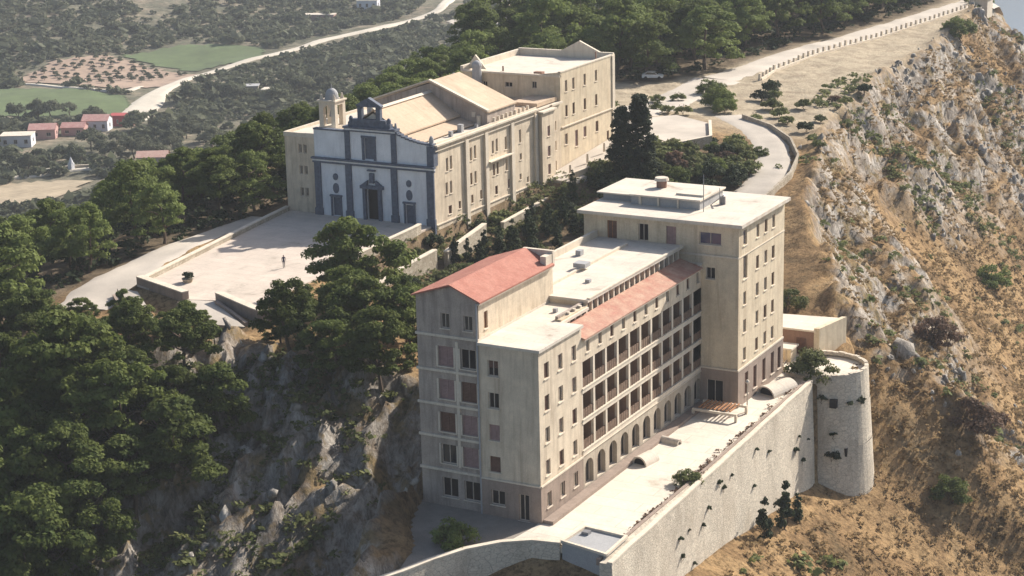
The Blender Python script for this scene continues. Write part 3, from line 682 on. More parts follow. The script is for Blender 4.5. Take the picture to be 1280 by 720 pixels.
for j in range(len(lv)-1):
    for i in range(n):
        k = (i+1) % n; w0 = 1+.012*math.sin(5*a0[i]+lv[j]); w1 = 1+.012*math.sin(5*a0[k]+lv[j])
        b.quad((cx+rr(lv[j])*w0*math.cos(a0[i]), cy+rr(lv[j])*w0*math.sin(a0[i]), lv[j]), (cx+rr(lv[j])*w1*math.cos(a0[k]), cy+rr(lv[j])*w1*math.sin(a0[k]), lv[j]),
               (cx+rr(lv[j+1])*math.cos(a0[k]), cy+rr(lv[j+1])*math.sin(a0[k]), lv[j+1]), (cx+rr(lv[j+1])*math.cos(a0[i]), cy+rr(lv[j+1])*math.sin(a0[i]), lv[j+1]))
b.build('drum', M['rampart'], BT)
b = MB()
for i in range(n):
    k = (i+1) % n
    if math.cos(a0[i]-math.radians(200)) > .55: continue
    for (ra, rb_) in ((4.95, 4.5),):
        A = [(cx+ra*math.cos(a0[i]), cy+ra*math.sin(a0[i])), (cx+ra*math.cos(a0[k]), cy+ra*math.sin(a0[k])), (cx+rb_*math.cos(a0[k]), cy+rb_*math.sin(a0[k])), (cx+rb_*math.cos(a0[i]), cy+rb_*math.sin(a0[i]))]
        b.prism(A, .3, .75+.05*math.sin(i*2.3))
b.build('parapet', M['rampart'], BT)
b = MB(); b.prism([(cx+4.9*math.cos(a), cy+4.9*math.sin(a)) for a in a0], -.3, .12); b.build('paved_top', M['pave'], BT)
b = MB()
for ang, z in ((-60, -3), (-45, -9)): b.box(cx+5*math.cos(rad(ang))-.3, cx+5.6*math.cos(rad(ang))+.2, cy+5.2*math.sin(rad(ang))-.4, cy+5.2*math.sin(rad(ang))+.2, z, z+1.0)
b.build('embrasure', M['dark'], BT)
# curved parapet and lower wall at the near end
CW = empty('curved_parapet_wall', (-2, -8, 0), 'curved stone wall with pale coping in shade below the near end of the hotel', 'wall')
cp = [(-7.2, -20), (-5.5, -16.2), (-4.4, -12.8), (-2.9, -9.4), (-.7, -6.6), (1.6, -5.0), (4.2, -4.5)]
b = MB(); stripwall(b, cp, .9, -7, .45, .3); b.build('wall_face', M['rampart'], CW)
b = MB(); stripwall(b, [(x+.03, y-.05) for x, y in cp], .55, .452, .62); b.build('coping', M['band'], CW)
PV = empty('flat_roofed_pump_house', (6.8, -3, -3), 'small concrete hut with grey flat roof at the near corner of the terrace', 'hut')
b = MB(); q = [(4.4, -4.4), (9.3, -5.4), (9.2, -.9), (4.8, -.5)]; b.prism(q, -6, .55); b.build('wall', M['concrete'], PV)
b = MB(); b.prism([(4.3, -4.5), (9.5, -5.6), (9.4, -.8), (4.7, -.3)], .55, .62); b.build('roof', M['concrete'], PV)
b = MB()
qq = [(4.3, -4.5), (9.5, -5.6), (9.4, -.8), (4.7, -.3)]
for i in range(4):
    p0, p1 = np.array(qq[i]), np.array(qq[(i+1) % 4]); d_ = (p1-p0)/np.linalg.norm(p1-p0); nn = np.array([-d_[1], d_[0]])*.28
    b.prism([tuple(p0), tuple(p1), tuple(p1+nn), tuple(p0+nn)], .622, .85+.002*i)
b.build('roof_rim', M['band'], PV)
b = MB(); b.box(5.2, 5.9, -2.0, -1.3, .62, .9); b.build('roof_hatch', M['metal'], PV)
# annex beside the tower
AX = empty('annex_house', (3, 62, 0), 'low flat white-roofed annex with brick side behind the tower and the bastion', 'building')
b = MB(); P_ = [(-1.5, 60.2), (5.6, 60.4), (7.0, 66.4), (-1.5, 65)]; b.prism(P_[:], -.5, 3.0); b.build('wall', M['brick'], AX)
b = MB(); b.prism([(-1.7, 60.0), (5.8, 60.2), (7.2, 66.7), (-1.7, 65.3)], 3.0, 3.22); b.build('roof', M['roofwhite'], AX)
b = MB(); b.prism([(5.65, 60.25), (6.3, 60.35), (7.6, 66.5), (7.02, 66.4)], -.5, 3.5); b.build('side_wall', M['cream2'], AX)
put_win(AX, 'F', 60.0, 1.0, 1.2, 1.4, 1.6, 'dark'); put_win(AX, 'F', 60.05, 4.0, 1.1, 1.1, 2.0, 'shut', 'door')
SH = empty('small_shed', (4, 57, 0), 'tiny pale flat-topped shed between the tower corner and the annex', 'shed')
b = MB(); b.box(1.9, 4.1, 56.6, 58.6, -.3, 1.6); b.build('wall', M['cream2'], SH); b = MB(); b.box(1.7, 4.3, 56.4, 58.8, 1.6, 1.8); b.build('roof', M['roofwhite'], SH)
put_win(SH, 'F', 56.4, 3.0, .9, 1.1, 1.3, 'dark', 'door')
# barrel vaulted canopies on the terrace
def vault(x, y, L, w, h, rz, label, open_=True):
    t = empty('vaulted_canopy', (x, y, 0), label, 'canopy', 'vaulted stair canopies on the terrace', rz)
    n = 12; b = MB(); th = .18
    c, s = math.cos(rz), math.sin(rz); T = lambda u, v, z: (x+u*c-v*s, y+u*s+v*c, z)
    for i in range(n):
        a, e = math.pi*i/n, math.pi*(i+1)/n
        for (ra, flip) in ((1, 0), (1-th/w*2, 1)):
            q = [T(-L/2, w/2*ra*math.cos(a), h*ra*math.sin(a)), T(-L/2, w/2*ra*math.cos(e), h*ra*math.sin(e)), T(L/2, w/2*ra*math.cos(e), h*ra*math.sin(e)), T(L/2, w/2*ra*math.cos(a), h*ra*math.sin(a))]
            b.poly(q if flip else q[::-1])
        k = 1-th/w*2
        for u in (-L/2, L/2):
            b.quad(T(u, w/2*math.cos(a), h*math.sin(a)), T(u, w/2*k*math.cos(a), h*k*math.sin(a)), T(u, w/2*k*math.cos(e), h*k*math.sin(e)), T(u, w/2*math.cos(e), h*math.sin(e)))
    b.build('vault_shell', M['roofwhite'], t)
    b = MB(); P = [T(-L*.38, w/2*.9*math.cos(math.pi*i/n), h*.9*math.sin(math.pi*i/n)) for i in range(n+1)]; b.poly(P); b.build('mouth_shade_panel', M['dark'], t)  # dark sheet standing for the shade inside the open vault
    return t
vault(6.4, 46.0, 4.4, 2.7, 1.15, rad(72), 'large white vaulted stair canopy beside the foot of the tower')
vault(2.1, 19.2, 2.4, 1.9, .95, rad(80), 'small brown-ended canopy against the hotel wall, nearest of the terrace canopies')
vault(2.2, 25.5, 2.2, .9, .6, rad(170), 'thin canopy in the shade edge beside the hotel arcade')
P0 = empty('timber_pergola', (3.4, 35, 0), 'low pergola with pale beam and orange timber slats before the tower door', 'pergola')
b = MB()
for k in range(9): b.box(1.5+.45*k, 1.65+.45*k, 34.6, 37.4, .95, 1.1)
b.build('slat', M['wood'], P0)
for y in (34.2, 37.3):
    b = MB(); b.box(.9, 6.1, y, y+.3, .7, .94); b.build('beam', M['band'], P0)
for x, y in ((1.0, 34.35), (6.0, 34.35), (1.0, 37.45), (6.0, 37.45)):
    b = MB(); b.box(x-.14, x+.14, y-.14, y+.14, -.05, .7); b.build('post', M['band'], P0)
L1 = empty('lamp_post', (7.3, 41.5, 0), 'white lamp post standing on the terrace before the tower corner', 'street lamp')
b = MB(); b.cyl(5.6, 38.0, 0, 3.4, .09, .06, 8); b.v = [(x+1.7-1.5, y+.2, z) for x, y, z in b.v]; L1.location = (5.8, 38.2, 0); b.build('pole', M['band'], L1)
b = MB(); b.dome(5.8, 38.2, 3.4, .25, .3, 10, 4); b.cyl(5.8, 38.2, 3.25, 3.4, .12, .25, 10); b.build('lantern', M['roofwhite'], L1)
# round bastion-like stair hood in the shade at the wing foot
# ================================================================ CHURCH
CH = empty('church_building', (-63, 85, 7.6), 'convent church with white and blue-grey facade, bell tower, ochre roof and cream side range', 'church')
YF = 71.4; fa = MB(); tr = MB()
ops = [(-63.25, 10.2, 2.0, 4.4), (-69.4, 9.4, 1.35, 2.7), (-57.3, 9.3, 1.35, 2.7), (-69.4, 12.1, .75, 1.15), (-57.3, 12.0, .75, 1.15)]
wall(fa, 'F', YF, -72.8, -53.2, 5, 16.2, ops, .5)
wall(fa, 'F', YF, -67.1, -59.5, 16.2, 20.9, [(-63.6, 18.15, 1.5, 3.0)], .4)
N_ = 10   # concave shoulders
for s, xa, xb in ((1, -59.5, -53.2), (-1, -67.1, -72.8)):
    pts = [(xa+(xb-xa)*i/N_, 19.3+1.3*(1-i/N_)**2.2 if s > 0 else 20.3) for i in range(N_+1)]
    for i in range(N_):
        q = [(pts[i][0], YF+.02, 16.2), (pts[i+1][0], YF+.02, 16.2), (pts[i+1][0], YF+.02, pts[i+1][1]), (pts[i][0], YF+.02, pts[i][1])]
        fa.poly(q if s > 0 else q[::-1])
        r_ = [(pts[i][0], YF+.02, pts[i][1]), (pts[i+1][0], YF+.02, pts[i+1][1]), (pts[i+1][0], YF+.7, pts[i+1][1]), (pts[i][0], YF+.7, pts[i][1])]
        fa.poly(r_ if s > 0 else r_[::-1]); fa.poly([(x, YF+.7, z) for x, y, z in (q[::-1])])
        tr.box(pts[i][0], pts[i+1][0], YF-.12, YF+.72, max(pts[i][1], pts[i+1][1])-.02, max(pts[i][1], pts[i+1][1])+.2)
fa.quad((-59.5, YF+.8, 16), (-67.1, YF+.8, 16), (-67.1, YF+.8, 20.9), (-59.5, YF+.8, 20.9))
for x in (-67.1, -59.5): fa.quad((x, YF, 16), (x, YF+.8, 16), (x, YF+.8, 20.9), (x, YF, 20.9))
fa.build('facade', M['facade'], CH)
pi_ = MB()
for x, w in ((-72.3, 1.0), (-67.1, .95), (-59.6, .95), (-53.75, 1.15)):
    pi_ = MB(); pi_.box(x-w/2, x+w/2, YF-.28, YF-.001, 6, 15.6); pi_.box(x-w/2-.12, x+w/2+.12, YF-.4, YF-.002, 6, 9.0); pi_.build('pilaster', M['slate'], CH)
for x in (-67.1, -59.5):
    pi_ = MB(); pi_.box(x-.4, x+.4, YF-.22, YF-.001, 16.45, 20.4); pi_.build('pilaster', M['slate'], CH)
pi_ = MB(); pi_.box(-54.2, -53.1, YF-.15, YF+1.0, 16.42, 19.2); pi_.build('pilaster', M['slate'], CH)
tr.box(-73.0, -53.0, YF-.35, YF-.003, 15.6, 15.85); tr.box(-73.1, -52.9, YF-.6, YF-.004, 16.15, 16.4)
tr.box(-67.6, -59.0, YF-.45, YF+.9, 20.9, 21.2); tr.box(-67.5, -59.1, YF-.25, YF-.003, 20.45, 20.6)
tr.box(-66.9, -60.0, YF-.05, YF+.7, 21.2, 21.75); tr.box(-66.2, -60.8, YF, YF+.7, 21.75, 22.25)
tr.build('cornice', M['slate'], CH)
lt = MB(); lt.box(-73.0, -53.0, YF-.3, YF-.005, 15.86, 16.14); lt.box(-67.4, -59.2, YF-.2, YF-.006, 20.62, 20.88); lt.build('frieze', M['facade'], CH)
ae = MB()
for x in (-65.0, -62.0): ae.box(x-.35, x+.35, YF+.1, YF+.7, 22.25, 24.0)
ae.box(-65.5, -61.5, YF, YF+.8, 24.0, 24.2); ae.xprism([(-65.6, 24.2), (-61.4, 24.2), (-63.5, 25.3)], YF+.05, YF+.75)
for x in (-66.6, -60.4): ae.cyl(x, YF+.35, 21.75, 22.1, .3); ae.dome(x, YF+.35, 22.1, .32, .5, 10, 4)
ae.build('aedicula', M['slate'], CH)
dr = MB(); dr.box(-63.25-1.5, -63.25-1.02, YF-.45, YF-.001, 7.75, 12.5); dr.box(-63.25+1.02, -63.25+1.5, YF-.45, YF-.001, 7.75, 12.5); dr.box(-65.1, -61.4, YF-.55, YF-.002, 12.5, 12.95)
dr.xprism([(-65.0, 12.95), (-64.0, 12.95), (-63.9, 13.7)], YF-.5, YF-.003); dr.xprism([(-62.5, 12.95), (-61.5, 12.95), (-62.6, 13.7)], YF-.5, YF-.003)
dr.box(-63.6, -62.9, YF-.35, YF-.004, 13.3, 14.7); dr.box(-63.9, -62.6, YF-.4, YF-.004, 15.0, 15.2)
ds = dr.build('portal', M['slate'], CH)
b = MB(); b.box(-64.2, -62.3, YF+.3, YF+.4, 7.7, 12.4); b.build('door_leaf', M['dark'], ds)
for x in (-69.4, -57.3):
    b = MB(); b.box(x-.9, x-.68, YF-.2, YF-.001, 7.75, 10.85); b.box(x+.68, x+.9, YF-.2, YF-.001, 7.75, 10.85); b.box(x-1.0, x+1.0, YF-.3, YF-.002, 10.85, 11.1)
    b.box(x-.66, x+.66, YF+.25, YF+.35, 7.7, 10.7); b.build('side_door', M['slate'], CH)
    b = MB(); b.xprism([(x+.5*math.cos(a), 12.05+.75*math.sin(a)) for a in [2*math.pi*k/14 for k in range(14)]], YF-.1, YF-.004); b.build('oval_window', M['slate'], CH)
    b = MB(); b.xprism([(x+.42*math.cos(a), 13.7+.5*math.sin(a)) for a in [2*math.pi*k/12 for k in range(12)]], YF-.12, YF-.004); b.build('round_window', M['slate'], CH)
b = MB(); b.box(-64.5, -62.7, YF+.2, YF+.3, 16.5, 19.8); b.box(-64.75, -64.36, YF-.12, YF-.003, 16.5, 19.8); b.box(-62.84, -62.45, YF-.12, YF-.003, 16.5, 19.8); b.box(-64.8, -62.4, YF-.18, YF-.003, 19.65, 19.95); b.build('upper_window', M['slate'], CH)
b = MB(); b.cyl(-53.7, YF+.4, 19.2, 19.8, .45, .3, 8); b.dome(-53.7, YF+.4, 19.8, .35, .8, 8, 4); b.cyl(-59.3, YF+.3, 21.2, 22.0, .25, .12, 8); b.build('pinnacle', M['concrete'], CH)
# body
bd = MB()
walls_with_windows(CH, bd, 'F', 71.9, -78.2, -72.85, 5, 18.9, [(-75.6+dx, z, .55, 1.3, 'dark') for z in (17.2, 14.1, 10.9) for dx in (0, .85)])
bd.quad((-78.2, 103, 3), (-78.2, 71.9, 3), (-78.2, 71.9, 18.9), (-78.2, 103, 18.9)); bd.quad((-53.4, 110, 3), (-78.2, 110, 3), (-78.2, 110, 18.9), (-53.4, 110, 18.9))
ops = []
for y, z0 in ((75.0, 16.0), (76.1, 16.1), (81.75, 16.2), (82.95, 16.3), (88.2, 16.0), (89.4, 16.1), (92.1, 15.9)): ops.append((y, z0, .6, 1.9, 'dark'))
ops.append((96.6, 16.1, .6, 2.0, 'dark')); ops += [(y, 12.65, .6, 1.75, R2.choice(['shut', 'dark'])) for y in (74.7, 75.9, 81.7, 82.9, 88.4, 89.5, 92.2)]
ops.append((96.7, 13.0, .65, 1.0, 'dark'))
ops += [(75.5, 9.5, .9, 1.2, 'shut'), (78.2, 9.6, .6, 1.1, 'shut'), (81.8, 9.7, .6, 1.2, 'shut'), (84.4, 9.8, .55, 1.3, 'shut'), (89.0, 9.5, .8, 1.3, 'shut'), (92.8, 9.7, .6, 1.3, 'pink'), (96.5, 10.0, .65, .9, 'dark'), (98.8, 9.1, .6, .9, 'dark'),
        (75.8, 6.6, .8, 1.6, 'shut'), (82.6, 6.4, .8, 1.4, 'dark'), (97.6, 6.2, .8, 1.6, 'pink')]
walls_with_windows(CH, bd, 'S', -53.2, 71.42, 102.0, 2.5, 19.2, ops)
walls_with_windows(CH, bd, 'S', -52.3, 102.0, 106.3, 2.5, 18.6, [(104.2, z, .9, 1.6, 'pink') for z in (15.6, 12.5, 9.7)]+[(104, 6.0, .8, 1.4, 'dark')])
walls_with_windows(CH, bd, 'S', -53.2, 106.3, 110.0, 2.5, 19.0, [(107.9, z, 1.0, 1.5, 'half') for z in (15.6, 12.5, 9.4)]+[(108, 6.2, .8, 1.2, 'dark')])
bd.quad((-53.2, 102, 2.5), (-52.3, 102, 2.5), (-52.3, 102, 18.6), (-53.2, 102, 18.6)); bd.quad((-52.3, 106.3, 2.5), (-53.2, 106.3, 2.5), (-53.2, 106.3, 18.6), (-52.3, 106.3, 18.6))
bd.build('side_wall', M['cream'], CH)
b = MB()
for y in (80.2, 85.9, 93.8, 101.3): b.box(-53.19, -52.85, y-.45, y+.45, 3, 18.6)
b.box(-53.19, -52.7, 71.6, 102, 19.1, 19.35); b.box(-53.19, -52.95, 71.6, 102, 18.4, 18.55); b.box(-53.0, -52.0, 101.9, 106.5, 18.6, 18.85); b.box(-53.1, -52.8, 106.5, 110, 18.9, 19.2)
b.box(-53.19, -52.5, 86.3, 93.4, 14.1, 14.25); b.box(-53.19, -53.05, 71.6, 102, 8.0, 8.15)
b.build('side_moulding', M['band'], CH)
r = MB(); r.box(-72.8, -53.15, YF+.7, 110, 18.9, 19.12); r.box(-78.3, -72.8, 71.8, 103, 18.9, 19.1); r.box(-53.2, -52.2, 102, 106.4, 18.5, 18.7); r.build('terrace_roof', M['roofwhite'], CH)
r = MB(); r.box(-53.45, -53.2, 72.2, 102, 19.12, 19.55); r.build('side_parapet', M['band'], CH)
r = MB(); r.box(-78.3, -78.0, 71.8, 103, 19.1, 19.5); r.box(-78.0, -72.9, 71.8, 72.05, 19.1, 19.5)
r.build('roof_parapet', M['band'], CH)
for k in range(9):
    r = MB(); r.box(-53.6, -53.25, 89+1.3*k, 89.3+1.3*k, 19.12, 20.2); r.build('roof_post', M['band'], CH)
r = MB(); r.box(-72, -54.5, 96.8, 109.5, 19.12, 19.3); r.box(-58, -53.6, 103, 109.6, 19.3, 19.9); r.build('courtyard_roof', M['roofbeige'], CH)
for x, y, s_ in ((-54.8, 79, .5), (-55.2, 82.5, .7), (-54.6, 86, .4), (-56, 99, .8), (-58, 101, .5), (-76, 80, .6), (-75, 90, .8)):
    r = MB(); r.box(x-s_/2, x+s_/2, y-s_/2, y+s_/2, 19.1, 19.1+s_*1.6); r.build('roof_vent', M['concrete'], CH)
nv = MB(); nv.box(-67.3, -59.0, YF+.8, 91, 19.1, 20.3); nv.xprism([(-67.3, 20.3), (-59.0, 20.3), (-63.3, 23.0)], YF+.85, 91); nv.build('nave_wall', M['band'], CH)
nr = MB()
for q in ([(-67.9, 20.3), (-63.3, 23.3), (-63.3, 23.5), (-67.9, 20.5)], [(-63.3, 23.3), (-58.4, 20.2), (-58.4, 20.4), (-63.3, 23.5)]): nr.xprism(q, YF+.9, 91)
nr.xprism([(-58.8, 19.9), (-55.6, 19.3), (-55.6, 19.4), (-58.8, 20.1)], YF+.9, 88)
nr.build('nave_roof', M['roofbeige'], CH)
b = MB(); b.xprism([(-63.8, 23.5), (-62.9, 23.5), (-63.35, 23.75)], YF+.9, 91); b.box(-68.2, -67.8, YF+.8, 91, 20.2, 20.75); b.build('ridge_cap', M['band'], CH)
tn = MB(); tn.xprism([(-73.2, 19.1), (-53.9, 19.1), (-53.9, 20.9), (-55.0, 21.5), (-63.3, 24.8), (-72.0, 22.0), (-73.2, 21.3)], 88.0, 96.5); tn.build('transept_wall', M['grey_shaded'], CH)
tn = MB()
for q in ([(-73.6, 21.4), (-63.3, 24.95), (-63.3, 25.15), (-73.6, 21.6)], [(-63.3, 24.95), (-53.7, 21.0), (-53.7, 21.2), (-63.3, 25.15)]): tn.xprism(q, 87.8, 96.7)
tn.build('transept_roof', M['tile2'] if False else M['roofbeige'], CH)
b = MB()
for q in ([(-73.7, 21.6), (-63.3, 25.17), (-63.3, 25.4), (-73.7, 21.85)], [(-63.3, 25.17), (-53.6, 21.2), (-53.6, 21.45), (-63.3, 25.4)]): b.xprism(q, 87.6, 88.3)
b.build('transept_coping', M['band'], CH)
b = MB(); b.box(-56.4, -55.8, 87.9, 88.01, 20.3, 21.0); b.box(-55.3, -54.9, 87.4, 87.9, 19.12, 20.6); b.build('roof_turret', M['band'], CH)
# belfry
BL = MB()
bx0, bx1, by0, by1 = -73.1, -70.4, 73.5, 76.2
BL.box(bx0, bx1, by0, by1, 19.1, 20.4)
for x0, x1 in ((bx0, bx0+.7), (bx1-.7, bx1)):
    for y0, y1 in ((by0, by0+.7), (by1-.7, by1)): BL.box(x0, x1, y0, y1, 20.4, 23.4)
BL.box(bx0, bx1, by0, by1, 23.4, 23.9)
for y in (by0+.1, by1-.4):
    for s, xe in ((1, bx0+.7), (-1, bx1-.7)): BL.xprism([(xe, 22.8), (xe+s*.5, 23.4), (xe, 23.4)][::s], y, y+.3)
BL.box(bx0-.2, bx1+.2, by0-.2, by1+.2, 23.9, 24.1)
for x in (bx0+.3, bx1-.3):
    for y in (by0+.3, by1-.3): BL.cyl(x, y, 24.15, 24.9, .3, .12, 6)
bt = BL.build('bell_tower', M['band'], CH)
b = MB(); b.cyl(-71.75, 74.9, 24.1, 24.5, 1.0); b.dome(-71.75, 74.9, 24.5, .95, 1.15, 16, 6); b.cyl(-71.75, 74.9, 25.6, 26.2, .12, .05, 6); b.build('dome', M['concrete'], bt)
b = MB(); b.cyl(-71.75, 74.9, 21.6, 22.6, .5, .25, 10); b.build('bell', M['metal'], bt)
# ================================================================ MONASTERY BLOCK
MN = empty('monastery_block', (-62, 120, 9), 'tall pale yellow monastery block with flat white roof behind the church', 'building')
b = MB(); ops = []
for y, w in ((112.0, .8), (114.5, .8), (118.5, .8), (122.6, .8)): ops += [(y, 21.2, .8, 1.8, 'half'), (y, 17.3, .8, 1.8, 'shut')]
ops += [(111.8, 12.9, 1.0, 1.7, 'half'), (115.4, 12.4, 1.0, 2.6, 'pink'), (118.4, 12.9, 1.0, 1.7, 'pink'), (122.8, 13.0, 1.0, 1.7, 'shut'), (126.8, 10.8, .8, 1.5, 'shut')]
walls_with_windows(MN, b, 'S', -53.2, 110.0, 129.4, 4, 23.6, ops)
walls_with_windows(MN, b, 'F', 110.0, -70.5, -53.2, 18.9, 22.9, [(-66.4, 21.0, .8, 1.0, 'dark'), (-62.2, 21.2, 1.3, .8, 'dark'), (-57.7, 21.4, .8, 1.1, 'dark')])
b.poly([(-58.5, 110, 22.9), (-53.2, 110, 22.9), (-53.2, 110, 23.6)]); b.quad((-53.2, 129.4, 5), (-70.5, 129.4, 5), (-70.5, 129.4, 23.6), (-53.2, 129.4, 23.6)); b.quad((-70.5, 129.4, 5), (-70.5, 110, 5), (-70.5, 110, 22.9), (-70.5, 129.4, 23.6))
b.build('wall', M['cream2'], MN)
r = MB(); r.box(-70.4, -53.5, 110.3, 129.1, 22.6, 22.8); r.build('roof', M['roofwhite'], MN)
r = MB(); r.box(-53.6, -53.12, 110, 129.4, 23.5, 23.7); r.box(-70.5, -53.2, 128.9, 129.4, 22.8, 23.9); r.box(-70.8, -70.3, 110, 129.4, 22.8, 23.7); r.box(-70.5, -53.2, 109.8, 110.3, 22.8, 23.1)
r.xprism([(-62.5, 23.9), (-55.5, 23.9), (-59.2, 25.6)], 128.8, 129.3); r.xprism([(-70.8, 23.0), (-67.2, 23.0), (-69.2, 25.2)], 112.0, 112.4)
r.box(-53.19, -53.0, 110.1, 129.4, 14.9, 15.05); r.box(-53.19, -53.03, 128.4, 129.3, 5, 23.5)
r.build('parapet', M['band'], MN)
r = MB(); r.cyl(-64.5, 112.5, 22.8, 23.6, .15, n=6); r.box(-58.2, -56.8, 110.8, 111.8, 22.8, 23.3); r.box(-54.0, -53.85, 124.0, 124.2, 23.6, 24.8); r.build('roof_vent', M['brick'], MN)
LT = MB(); LT.cyl(-67.2, 108.9, 18.9, 24.0, .8, .7, 12); LT.dome(-67.2, 108.9, 24.0, .8, .9, 12, 5); lo = LT.build('lantern_turret', M['concrete'], MN, smooth=False)
b = MB(); b.cyl(-68.6, 104.1, 19, 23.2, .3, .25, 8); b.dome(-68.6, 104.1, 23.2, .35, .4, 8, 4); b.build('chimney', M['concrete'], MN)
# ================================================================ SQUARE, PARAPETS, GARDEN WALLS
b = MB(); b.prism([(-72.2, 30.2), (-62.6, 27.0), (-58.6, 28.3), (-52.6, 27), (-53.3, 50), (-53.7, 71.3), (-78.5, 71.8)], 7.3, 8.0); tag(b.build('church_square', roofing('square_paving', (.60, .51, .42), (.34, .28, .22), 1.8)), kind='structure')
strip('lower_path', [(-74.5, 22), (-77.0, 30), (-78.3, 42), (-80.3, 56), (-81.6, 70)], [8, 9.5, 7.5, 5.5, 3.6], M['road'], .15, 1.5, seed=9)
def simple_wall(name, pts, th, z0, z1, mat, label, cat='wall', group=None, cope=True):
    t = empty(name, (pts[0][0], pts[0][1], min(z0) if isinstance(z0, list) else z0), label, cat, group)
    b = MB(); stripwall(b, pts, th, z0, z1); b.build('wall_face', mat, t)
    if cope:
        zz = z1 if isinstance(z1, list) else [z1]*len(pts)
        b = MB(); P = np.array(pts, float); T = np.gradient(P, axis=0); T /= np.linalg.norm(T, axis=1)[:, None]; Nn = np.c_[T[:, 1], -T[:, 0]]
        stripwall(b, [tuple(q) for q in P+Nn*.06], th+.12, [z+.003 for z in zz], [z+.14 for z in zz]); b.build('coping', M['band'], t)
    return t
simple_wall('parapet_wall', [(-78.3, 71.5), (-76.7, 60), (-74.4, 45), (-72.2, 30.4)], .5, 6.3, 8.55, M['garden_stone'], 'long low parapet dividing the church square from the lower path', 'parapet')
simple_wall('parapet_wall', [(-72.3, 30.3), (-67, 28.4), (-62.4, 26.7)][::1], .9, 5.4, [8.9, 8.9, 8.9], M['plinth'], 'brown stone parapet block at the left front of the church square', 'parapet')
simple_wall('parapet_wall', [(-58.6, 28.2), (-55, 26.5), (-51.0, 24.6), (-48.5, 23.6)], .9, 5.5, 8.9, M['plinth'], 'brown stone parapet block at the right front of the church square beside the big pines', 'parapet')
simple_wall('ramp_wall', [(-73.5, 27.0), (-69.5, 23.5), (-63, 20.6)], .4, 4.5, [7.4, 7.1, 6.7], M['plinth'], 'low wall of the left ramp under the church square, brown shaded face', 'ramp wall', cope=False)
simple_wall('ramp_wall', [(-62.5, 25.8), (-58, 23.2), (-53, 21.4)], .4, 4.5, [8.0, 7.6, 7.3], M['plinth'], 'low wall of the central ramp between the two parapet blocks of the square', 'ramp wall', cope=False)
simple_wall('ramp_wall', [(-57.8, 27.0), (-54.0, 24.8), (-50.0, 22.2)], .4, 4.5, [8.4, 8.1, 7.9], M['plinth'], 'low sloping wall of the right ramp just below the right parapet block', 'ramp wall', cope=False)
b = MB(); 
for P, z in (([(-74, 28.5), (-70.5, 28.2), (-61.5, 20.6), (-64, 19.8)], [7.8, 7.8, 7.0, 7.0]), ([(-62.2, 27.2), (-58.8, 28.0), (-49.2, 21.2), (-53.5, 20.6)], [7.97, 7.97, 7.75, 7.7])):
    b.prism([tuple(q) for q in P][::-1], [5]*4, z[::-1])
tag(b.build('ramp', M['road']), kind='structure')
simple_wall('square_balustrade', [(-52.4, 48), (-52.9, 57), (-53.3, 66.5), (-53.5, 68)], .45, 4, 9.0, M['garden_stone'], 'pale balustrade wall on the garden side of the church square', 'balustrade')
simple_wall('garden_wall', [(-47.2, 46.5), (-47.7, 55), (-47.9, 62.6)], .6, 1, [6.4, 7.0, 7.2], M['garden_stone'], 'stone retaining wall of the garden terrace nearest the big pine', 'garden wall')
simple_wall('garden_wall', [(-47.2, 64.2), (-48.1, 71), (-49.0, 78.2)], .6, 1, [6.6, 6.9, 7.2], M['garden_stone'], 'stone wall of the garden terrace below the church side, middle one', 'garden wall')
simple_wall('garden_wall', [(-49.4, 84.0), (-49.7, 92), (-50.0, 99)], .5, 1, [6.0, 6.2, 6.4], M['garden_stone'], 'pale garden wall running below the far end of the church side range', 'garden wall')
simple_wall('garden_wall', [(-14.8, 22), (-15.2, 30), (-15.8, 37.5)], .5, 0, [16.6, 16.8, 17], M['band'], 'beige parapet wall behind the flat roof of the hotel', 'wall') if False else None
# pavement behind the church and the platform
b = MB(); b.prism([(-53.1, 104), (-48, 103), (-46, 112), (-46.5, 126), (-49, 134), (-60, 146), (-72, 146), (-72, 130), (-53.1, 130)], [7.2]*9, [8.3, 8.2, 9.2, 10.3, 10.4, 10.3, 10.2, 10.3, 10.4]); tag(b.build('pavement', M['road']), kind='structure')
b = MB(); b.prism([(-50, 133.5), (-41.5, 128), (-38.5, 134.5), (-44, 147), (-52, 152), (-58, 146)], 6, 9.9); tag(b.build('platform', M['road']), kind='structure')
simple_wall('platform_wall', [(-46.5, 127), (-41.3, 127.6), (-38.2, 134.5), (-43.6, 147.2)], .4, 5, [10.1, 10.2, 10.3, 10.3], M['garden_stone'], 'grey stone retaining wall round the paved platform above the bend', 'retaining wall')
simple_wall('car_park_wall', [(-49.0, 104.5), (-46.2, 112), (-46.6, 125)], .35, 4.5, [9.0, 10.0, 11.0], M['cream2'], 'low cream wall along the pavement beside the monastery block', 'wall')
for i, y in enumerate((107, 113, 119, 125)):
    b = MB(); z = 8.3+(y-104)*.1; b.cyl(-50.2+.02*i, y, z, z+1.4, .22, .16, 8); tag(b.build('stone_post', M['band']), 'short pale stone post on the pavement beside the monastery', 'post', 'stone posts beside the monastery block')
b = MB(); z = gz(-70.6, 133.5)
